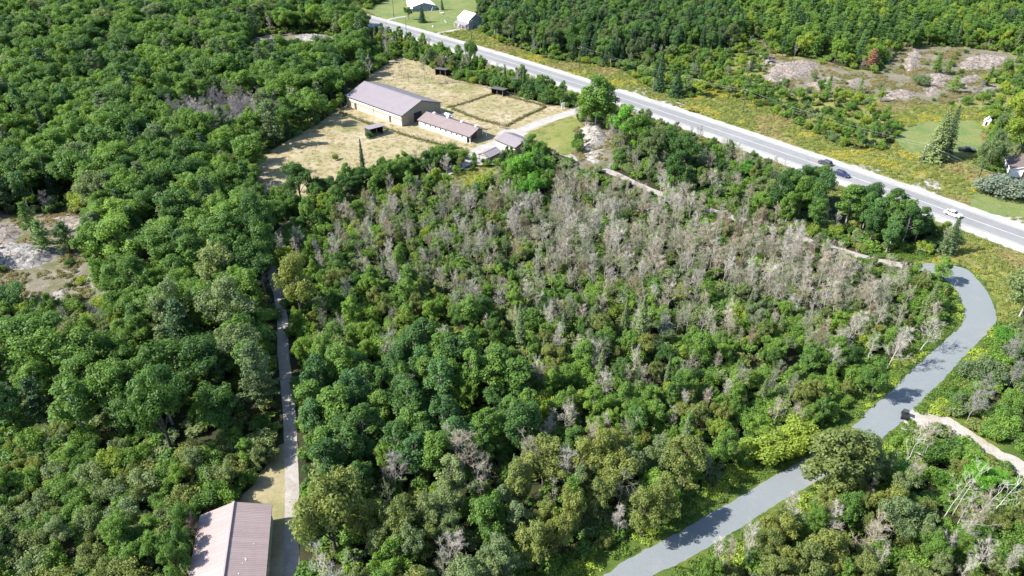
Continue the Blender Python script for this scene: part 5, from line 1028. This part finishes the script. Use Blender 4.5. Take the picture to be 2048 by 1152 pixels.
# ---------------------------------------------------------------- individuals (the 300 of each kind that show largest) and the remaining mass
byk = {}
for P in PLANTS: byk.setdefault(P[0], []).append(P)
LM = [((470, 1040), 'the pink-roofed barn'), ((583, 950), 'the sunlit stretch of barn lane'), ((566, 690), 'the shaded barn lane'), ((345, 905), 'the broad dark tree above the thicket'), ((60, 515), 'the grey cliff'), ((190, 570), 'the small slab by the maple wood'), ((140, 445), 'the flat mauve slab'),
      ((520, 360), 'the lower tip of the large paddock'), ((640, 245), 'the tree-shaded paddock rim'), ((690, 205), 'the arena far corner'), ((749, 268), 'the large paddock shelter'), ((728, 354), 'the narrow hedge spruce'), ((860, 355), 'the hedge end of barn lane'), ((930, 365), 'the weedy clearing'), ((1000, 300), 'the garage'), ((1185, 275), 'the bedrock dome'), ((1240, 352), 'the upper farm lane'), ((1450, 430), 'the middle of the farm lane'), ((1650, 492), 'the lower farm lane'), ((1820, 533), 'the tip of the stone lane'),
      ((1893, 508), 'the lone spruce by the stone lane'), ((1960, 630), 'the stone lane bend'), ((1865, 745), 'the straight below the stone lane bend'), ((1808, 834), 'the parked off-road vehicle'), ((1560, 895), 'the yellow bushes above the lane verge'), ((1480, 1025), 'the lower stone lane'), ((1250, 1140), 'the near end of the stone lane'), ((1950, 890), 'the sandy track'), ((1940, 1035), 'the leaning white birches'), ((1640, 1000), 'the olive trees crowding the stone lane'),
      ((1278, 700), 'the dusky middle-wood spruce'), ((1040, 700), 'the thin dying spruce'), ((928, 965), 'the bushy tan dead tree'), ((800, 900), 'the aspen grove'), ((655, 1110), 'the big olive tree by the lane'), ((900, 1120), 'the olive wood below the aspens'), ((740, 480), 'the upper corner of the middle wood'), ((900, 560), 'the hedge side of dead-tree belt'), ((1150, 520), 'the heart of dead-tree belt'), ((1400, 560), 'the pale dead stand'), ((1600, 600), 'the lane side of dead-tree belt'), ((1450, 780), 'the green slope below the dead stand'), ((1200, 880), 'the green hollow of the middle wood'),
      ((1304, 193), 'the highway pull-off'), ((1485, 226), 'the pole among the alders'), ((1660, 345), 'the two cars on the highway'), ((1906, 431), 'the white sedan'), ((1866, 322), 'the grey spruce pair'), ((1740, 141), 'the rusty pine'), ((1580, 145), 'the broad pinkish slab'), ((1880, 170), 'the rocky barren'), ((2020, 330), 'the brown-roofed bungalow'), ((1973, 240), 'the tiny white shed'), ((1158, 136), 'the pole before the dark wood'), ((930, 45), 'the tall blue house'), ((820, 10), 'the low white house'), ((640, 85), 'the long grey ledge'), ((525, 85), 'the far wood ledge'), ((813, 67), 'the slim roadside pole'), ((941, 141), 'the lone elm'), ((1000, 185), 'the bare paddock shelter'), ((884, 149), 'the shelter behind the arena'),
      ((450, 250), 'the grey dead patch'), ((300, 150), 'the far maple slope'), ((100, 250), 'the upper maple wood'), ((280, 420), 'the maple wood above the flat slab'), ((420, 470), 'the maples above the lane bend'), ((150, 740), 'the dark wood above the thicket'), ((420, 640), 'the grey-green maples'), ((200, 1000), 'the thicket beside the barn'), ((60, 1100), 'the thicket bottom corner'), ((1300, 40), 'the far dark wood'), ((1650, 60), 'the far pine wood'), ((1950, 50), 'the far wood above the barren')]
LMG = [(G(*p), s) for p, s in LM]
ORD = ['first', 'second', 'third', 'fourth', 'fifth', 'sixth', 'seventh', 'eighth', 'ninth', 'tenth', 'eleventh', 'twelfth', 'thirteenth', 'fourteenth', 'fifteenth', 'sixteenth', 'seventeenth', 'eighteenth', 'nineteenth', 'twentieth']
def ordinal(k): return ORD[k] if k < len(ORD) else '%dth' % (k + 1)
STUFF_NAME = {'birch': 'birch_woodland', 'broadleaf': 'broadleaf_woodland', 'aspen': 'aspen_woodland', 'shrub': 'shrub_undergrowth', 'spruce': 'spruce_woodland', 'pine': 'pine_woodland', 'dead': 'dead_woodland'}
STUFF_LABEL = {'birch': 'scattered leafless white birches', 'broadleaf': 'mass of green broadleaf canopy filling the far woods', 'aspen': 'mass of slender aspens in the far woods', 'shrub': 'mass of green brush between the trees', 'spruce': 'scattered dark spruces far off', 'pine': 'mass of far pines', 'dead': 'mass of leafless grey trees'}
GROUP = {'birch': 'leafless white birches', 'broadleaf': 'broadleaf trees of the wood', 'aspen': 'aspens of the wood', 'shrub': 'shrubs of the wood', 'spruce': 'spruces of the wood', 'pine': 'pines of the wood', 'dead': 'leafless dead trees'}
PARTN = {'birch': ('trunk', 'twig_crown'), 'shrub': ('stem', 'foliage'), 'dead': ('trunk', 'twig_crown')}
rest = {}; indiv = []
for kind, lst in byk.items():
    for P in lst:
        x, y = proj(P[2], P[3]); ht = P[4] * KINDS[kind][2]; x2, y2 = proj(P[2], P[3], ht * 0.7)
        dist = math.sqrt(P[2] ** 2 + P[3] ** 2 + CAM_H ** 2); vis = (8 < x2 < 2040) and (4 < y2 < 1148)
        P.append((1e6 if P[8] else ht * P[5] / P[4] ** 0.0 / dist) if vis else -1)
    lst.sort(key=lambda P: -P[10]); top = [P for P in lst[:300] if P[10] > 0]
    indiv += top; ids = {id(P) for P in top}; rest[kind] = [P for P in lst if id(P) not in ids]
def size_word(h): return 'low' if h < 4 else 'small' if h < 6.5 else 'medium-sized' if h < 9 else 'tall' if h < 11.5 else 'very tall'
buckets = {}
for P in indiv:
    if P[8]: continue
    h = P[4] * KINDS[P[0]][2]; g = Vector((P[2], P[3], 0)); k = min(range(len(LMG)), key=lambda q: (LMG[q][0] - g).length_squared)
    buckets.setdefault((P[0], size_word(h), P[7], k), []).append(((LMG[k][0] - g).length, P))
for (kind, sw, tn, k), lst in buckets.items():
    lst.sort(key=lambda q: q[0]); noun = KINDS[kind][1]
    for j, (_, P) in enumerate(lst):
        P[8] = ('%s %s %s out from %s' % (sw, tn, noun, LMG[k][1])) if len(lst) == 1 else '%s %s %s %s out from %s' % (ordinal(j), sw, tn, noun, LMG[k][1])
DEADM = {}
for P in indiv:
    kind = P[0]; nm = KINDS[kind][0]; tr, cr = KINDS[kind][3][P[1]]; n1, n2 = PARTN.get(kind, ('trunk', 'crown'))
    r = bpy.data.objects.new(nm, None); COL.objects.link(r); r.location = (P[2], P[3], -0.02); an_ = 0.84 + 0.32 * ((P[2] * 7.13) % 1.0); r.scale = (P[5] * an_, P[5] / an_, P[4]); r.empty_display_size = 0.2
    tl = P[9] or 0.0; az = 0.2; r.rotation_euler = (0, tl, P[6]) if not (P[9] and P[9] > 0.15) else (0, tl, az)
    tag(r, P[8], 'shrub' if kind == 'shrub' else 'tree', GROUP[kind])
    tint = [float(c) for c in PAL[P[7]]]
    for nme, me in ((n1, tr), (n2, cr)):
        o = bpy.data.objects.new(nme, me); COL.objects.link(o); o.parent = r; o['tint'] = tint

def scatter(name, label, protos, pts, var, rot, scl, tint):
    """one object that carries many copies of a few plant models (geometry nodes)"""
    pc = bpy.data.collections.new(name + '_models')
    for k, me in enumerate(protos): pc.objects.link(bpy.data.objects.new('%s_model_%02d' % (name, k), me))
    me = bpy.data.meshes.new(name); n = len(pts); me.vertices.add(n); me.vertices.foreach_set('co', np.asarray(pts, np.float32).ravel())
    def put_attr(nm, ty, key, arr): a = me.attributes.new(nm, ty, 'POINT'); a.data.foreach_set(key, np.asarray(arr).ravel())
    put_attr('variant', 'INT', 'value', np.asarray(var, np.int32)); put_attr('spin', 'FLOAT_VECTOR', 'vector', np.asarray(rot, np.float32)); put_attr('size', 'FLOAT_VECTOR', 'vector', np.asarray(scl, np.float32))
    put_attr('tint', 'FLOAT_COLOR', 'color', np.concatenate([np.asarray(tint, np.float32), np.ones((n, 1), np.float32)], 1))
    o = link(name, me); tag(o, label, None, None, 'stuff')
    ng = bpy.data.node_groups.new(name, 'GeometryNodeTree'); ng.interface.new_socket('Geometry', in_out='INPUT', socket_type='NodeSocketGeometry'); ng.interface.new_socket('Geometry', in_out='OUTPUT', socket_type='NodeSocketGeometry')
    gi, go = ng.nodes.new('NodeGroupInput'), ng.nodes.new('NodeGroupOutput'); ci = ng.nodes.new('GeometryNodeCollectionInfo'); ip = ng.nodes.new('GeometryNodeInstanceOnPoints')
    ci.inputs['Collection'].default_value = pc; ci.inputs['Separate Children'].default_value = True; ci.inputs['Reset Children'].default_value = True
    ip.inputs['Pick Instance'].default_value = True
    def attr(nm, ty): a = ng.nodes.new('GeometryNodeInputNamedAttribute'); a.data_type = ty; a.inputs['Name'].default_value = nm; return a.outputs['Attribute']
    L = ng.links.new; e2r = ng.nodes.new('FunctionNodeEulerToRotation')
    L(attr('spin', 'FLOAT_VECTOR'), e2r.inputs[0]); L(e2r.outputs[0], ip.inputs['Rotation']); L(attr('size', 'FLOAT_VECTOR'), ip.inputs['Scale']); L(attr('variant', 'INT'), ip.inputs['Instance Index'])
    L(gi.outputs[0], ip.inputs['Points']); L(ci.outputs[0], ip.inputs['Instance']); L(ip.outputs[0], go.inputs[0])
    md = o.modifiers.new('scatter', 'NODES'); md.node_group = ng
    return o
def joined(tr, cr, name):
    b = bmesh.new(); b.from_mesh(tr); n = len(b.faces); b.from_mesh(cr); b.faces.ensure_lookup_table()
    for f in b.faces[n:]: f.material_index = 1
    me = bpy.data.meshes.new(name); b.to_mesh(me); b.free(); me.materials.append(tr.materials[0]); me.materials.append(cr.materials[0]); return me
JOIN = {}
for kind, lst in rest.items():
    if not lst: continue
    JOIN[kind] = [joined(tr, cr, KINDS[kind][0]) for tr, cr in KINDS[kind][3]]
    scatter(STUFF_NAME[kind], STUFF_LABEL[kind], JOIN[kind], [(P[2], P[3], -0.02) for P in lst], [P[1] for P in lst], [(0.05 * math.sin(P[2]), 0.05 * math.cos(P[3] * 3), P[6]) for P in lst], [(P[5] * (0.84 + 0.32 * ((P[2] * 7.13) % 1.0)), P[5] / (0.84 + 0.32 * ((P[2] * 7.13) % 1.0)), P[4]) for P in lst], [PAL[P[7]] for P in lst])

# ---------------------------------------------------------------- low ground cover: forest undergrowth, meadow herbs, lane verges
NU = 90000
X = rs.uniform(-480, 480, NU); Y = 40 + 520 * rs.random(NU); px_, py_ = proj(X, Y); ok = (px_ > -200) & (px_ < 2250) & (py_ > -20) & (py_ < 1380); X, Y = X[ok], Y[ok]
px, py, free, roadd = zone_fields(X, Y)
for k in ('barren_w', 'barren_n', 'barren_e', 'barren_dome'): free &= ~pip(px, py, PX[k])
rm_ = pip(px, py, [(1400, 192), (1440, 150), (1490, 82), (1560, 106), (1760, 142), (1800, 94), (2060, 104), (2070, 215), (1800, 216), (1770, 300), (1640, 262), (1560, 222)]); free &= ~(rm_ & (rs.random(len(X)) < 0.8))
m = free; U = [(a, b, 0) for a, b in zip(X[m], Y[m])]; n = len(U)
cols = np.array([PAL[c] for c in ('mid-green', 'mid-green', 'fresh green', 'olive', 'grey-green')]); s = rs.uniform(0.35, 0.85, n)
if 'shrub' not in JOIN: JOIN['shrub'] = [joined(tr, cr, 'shrub') for tr, cr in KINDS['shrub'][3]]
und = [make_shrub(150 + k, leaf=0.34)[1] for k in range(3)]
for me in und:   # thin the leaves of the undergrowth model
    b = bmesh.new(); b.from_mesh(me); b.faces.ensure_lookup_table(); bmesh.ops.delete(b, geom=[f for k, f in enumerate(b.faces) if k % 4], context='FACES'); b.to_mesh(me); b.free()
scatter('forest_undergrowth', 'low green undergrowth on the forest floor', und, U, rs.integers(0, 3, n), np.stack([np.zeros(n), np.zeros(n), rs.uniform(0, 6.28, n)], 1), np.stack([s * 1.1, s * 1.1, s * rs.uniform(0.5, 0.9, n)], 1), cols[rs.integers(0, 5, n)])
herbs = [make_herb(200, 'herb'), make_herb(201, 'herb'), make_herb(202, 'grass'), make_herb(203, 'grass')]
pts, tint, var, scl = [], [], [], []
NM = 260000
X = rs.uniform(-140, 220, NM); Y = 40 + 400 * rs.random(NM); px, py = proj(X, Y)
ok = (px > -60) & (px < 2110) & (py > -10) & (py < 1200); X, Y, px, py = X[ok], Y[ok], px[ok], py[ok]
inroad = np.zeros(X.shape, bool); lane_d0 = dist_line(X, Y, tup(LANE))
for line, w in ((tup(HWY), HW + 0.4), (tup(LANE), 3.0), (tup(MAIN_DRIVE), 2.5), (tup(FARM_LANE), 2.1), (tup(BARN_LANE), 1.4), (tup(SANDL), 2.2), (tup(HDRIVE), 1.6)): inroad |= dist_line(X, Y, line) < w
lanep = [(p.x, p.y) for p in LA] + [(p.x, p.y) for p in LB[::-1]]; edge_d = np.minimum(dist_line(X, Y, tup(LA)[::3]), dist_line(X, Y, tup(LB)[::3])); inroad |= pip(X, Y, lanep) | (edge_d < 0.3)
for k in ('gravel_yard',): inroad |= pip(px, py, PX[k])
for f in FOOT: inroad |= pip(X, Y, f)
lane_d = dist_line(X, Y, tup(LANE)); hd = dist_line(X, Y, tup(HWY))
big = np.array([noise.noise((a * 0.06, b * 0.06, 77)) for a, b in zip(X, Y)]); big2 = np.array([noise.noise((a * 0.13, b * 0.13, 177)) for a, b in zip(X, Y)])
meadow = np.zeros(X.shape, bool)
for k in ('meadow_n', 'meadow_e', 'meadow_bend', 'clearing'): meadow |= pip(px, py, PX[k])
meadow |= (hd < HW + 9) ; meadow &= ~pip(px, py, PX['lawn_e']) & ~pip(px, py, PX['lawn_se']) & ~pip(px, py, PX['lawn_n'])
verge = (lane_d < 8.0) & ~pip(px, py, PX['meadow_bend'])
dry = pip(px, py, PX['paddock']) | pip(px, py, PX['yard'])
bar = np.zeros(X.shape, bool)
for k in ('barren_n', 'barren_e', 'barren_w', 'barren_dome'): bar |= pip(px, py, PX[k])
u1 = rs.random(len(X))
sel_v = verge & ~inroad & (u1 < 0.95); sel_m = meadow & ~verge & ~inroad & (u1 < 0.62); sel_d = dry & ~inroad & (u1 < 0.22) & ~meadow; sel_b = bar & (u1 < 0.5) & (big2 > 0.0)
GOLD, MEA, TAN, VER = np.array((0.30, 0.29, 0.045)), np.array((0.17, 0.205, 0.05)), np.array((0.25, 0.215, 0.10)), np.array((0.095, 0.165, 0.03))
def add(sel, cols, vs, lo, hi):
    idx = np.nonzero(sel)[0]
    for i in idx:
        c, v, h = cols(i), pr.choice(vs), pr.uniform(lo, hi)
        pts.append((X[i], Y[i], 0.0)); tint.append(c * pr.uniform(0.8, 1.2)); var.append(v); scl.append((pr.uniform(0.8, 1.3), pr.uniform(0.8, 1.3), h))
def c_m(i): return GOLD if (big[i] > 0.12 and big2[i] > 0.0) else TAN if big[i] < -0.28 else MEA
def c_v(i): return np.array(PAL['yellow-green']) * 1.1 if big2[i] > 0.12 else VER
add(sel_m, c_m, (0, 1, 2, 3), 0.4, 1.3); add(sel_v, c_v, (0, 1), 0.5, 1.2); add(sel_d, lambda i: TAN if big2[i] > -0.05 else MEA * 1.1, (2, 3), 0.15, 0.4); add(sel_b, lambda i: np.array((0.16, 0.16, 0.06)) if big[i] > 0 else TAN * 0.8, (0, 1), 0.4, 1.1)
for fl in ([(668, 220), (725, 243), (770, 257), (815, 272), (870, 287), (925, 299)], [(896, 215), (925, 208), (955, 198), (984, 188)], [(1020, 194), (1055, 203), (1090, 213)], [(1090, 214), (1066, 226), (1042, 237), (1014, 252)], [(1012, 253), (985, 246), (955, 238), (930, 228), (905, 218)]):
    ln = catmull([G(*q) for q in fl], False, 0.35)
    for q in ln:
        for _ in range(2):
            pts.append((q.x + pr.gauss(0, 0.4), q.y + pr.gauss(0, 0.4), 0)); tint.append((MEA * 0.75 if pr.random() < 0.6 else TAN * 0.8)); var.append(pr.randrange(4)); scl.append((0.9, 0.9, pr.uniform(0.5, 1.2)))
n = len(pts)
scatter('meadow_grass', 'grass and goldenrod of the roadside meadows and lane verges', herbs, pts, var, np.stack([np.zeros(n), np.zeros(n), rs.uniform(0, 6.28, n)], 1), scl, tint)
print('plants', len(PLANTS), 'individual', len(indiv), {k: len(v) for k, v in byk.items()}, 'under', len(U), 'herbs', n)
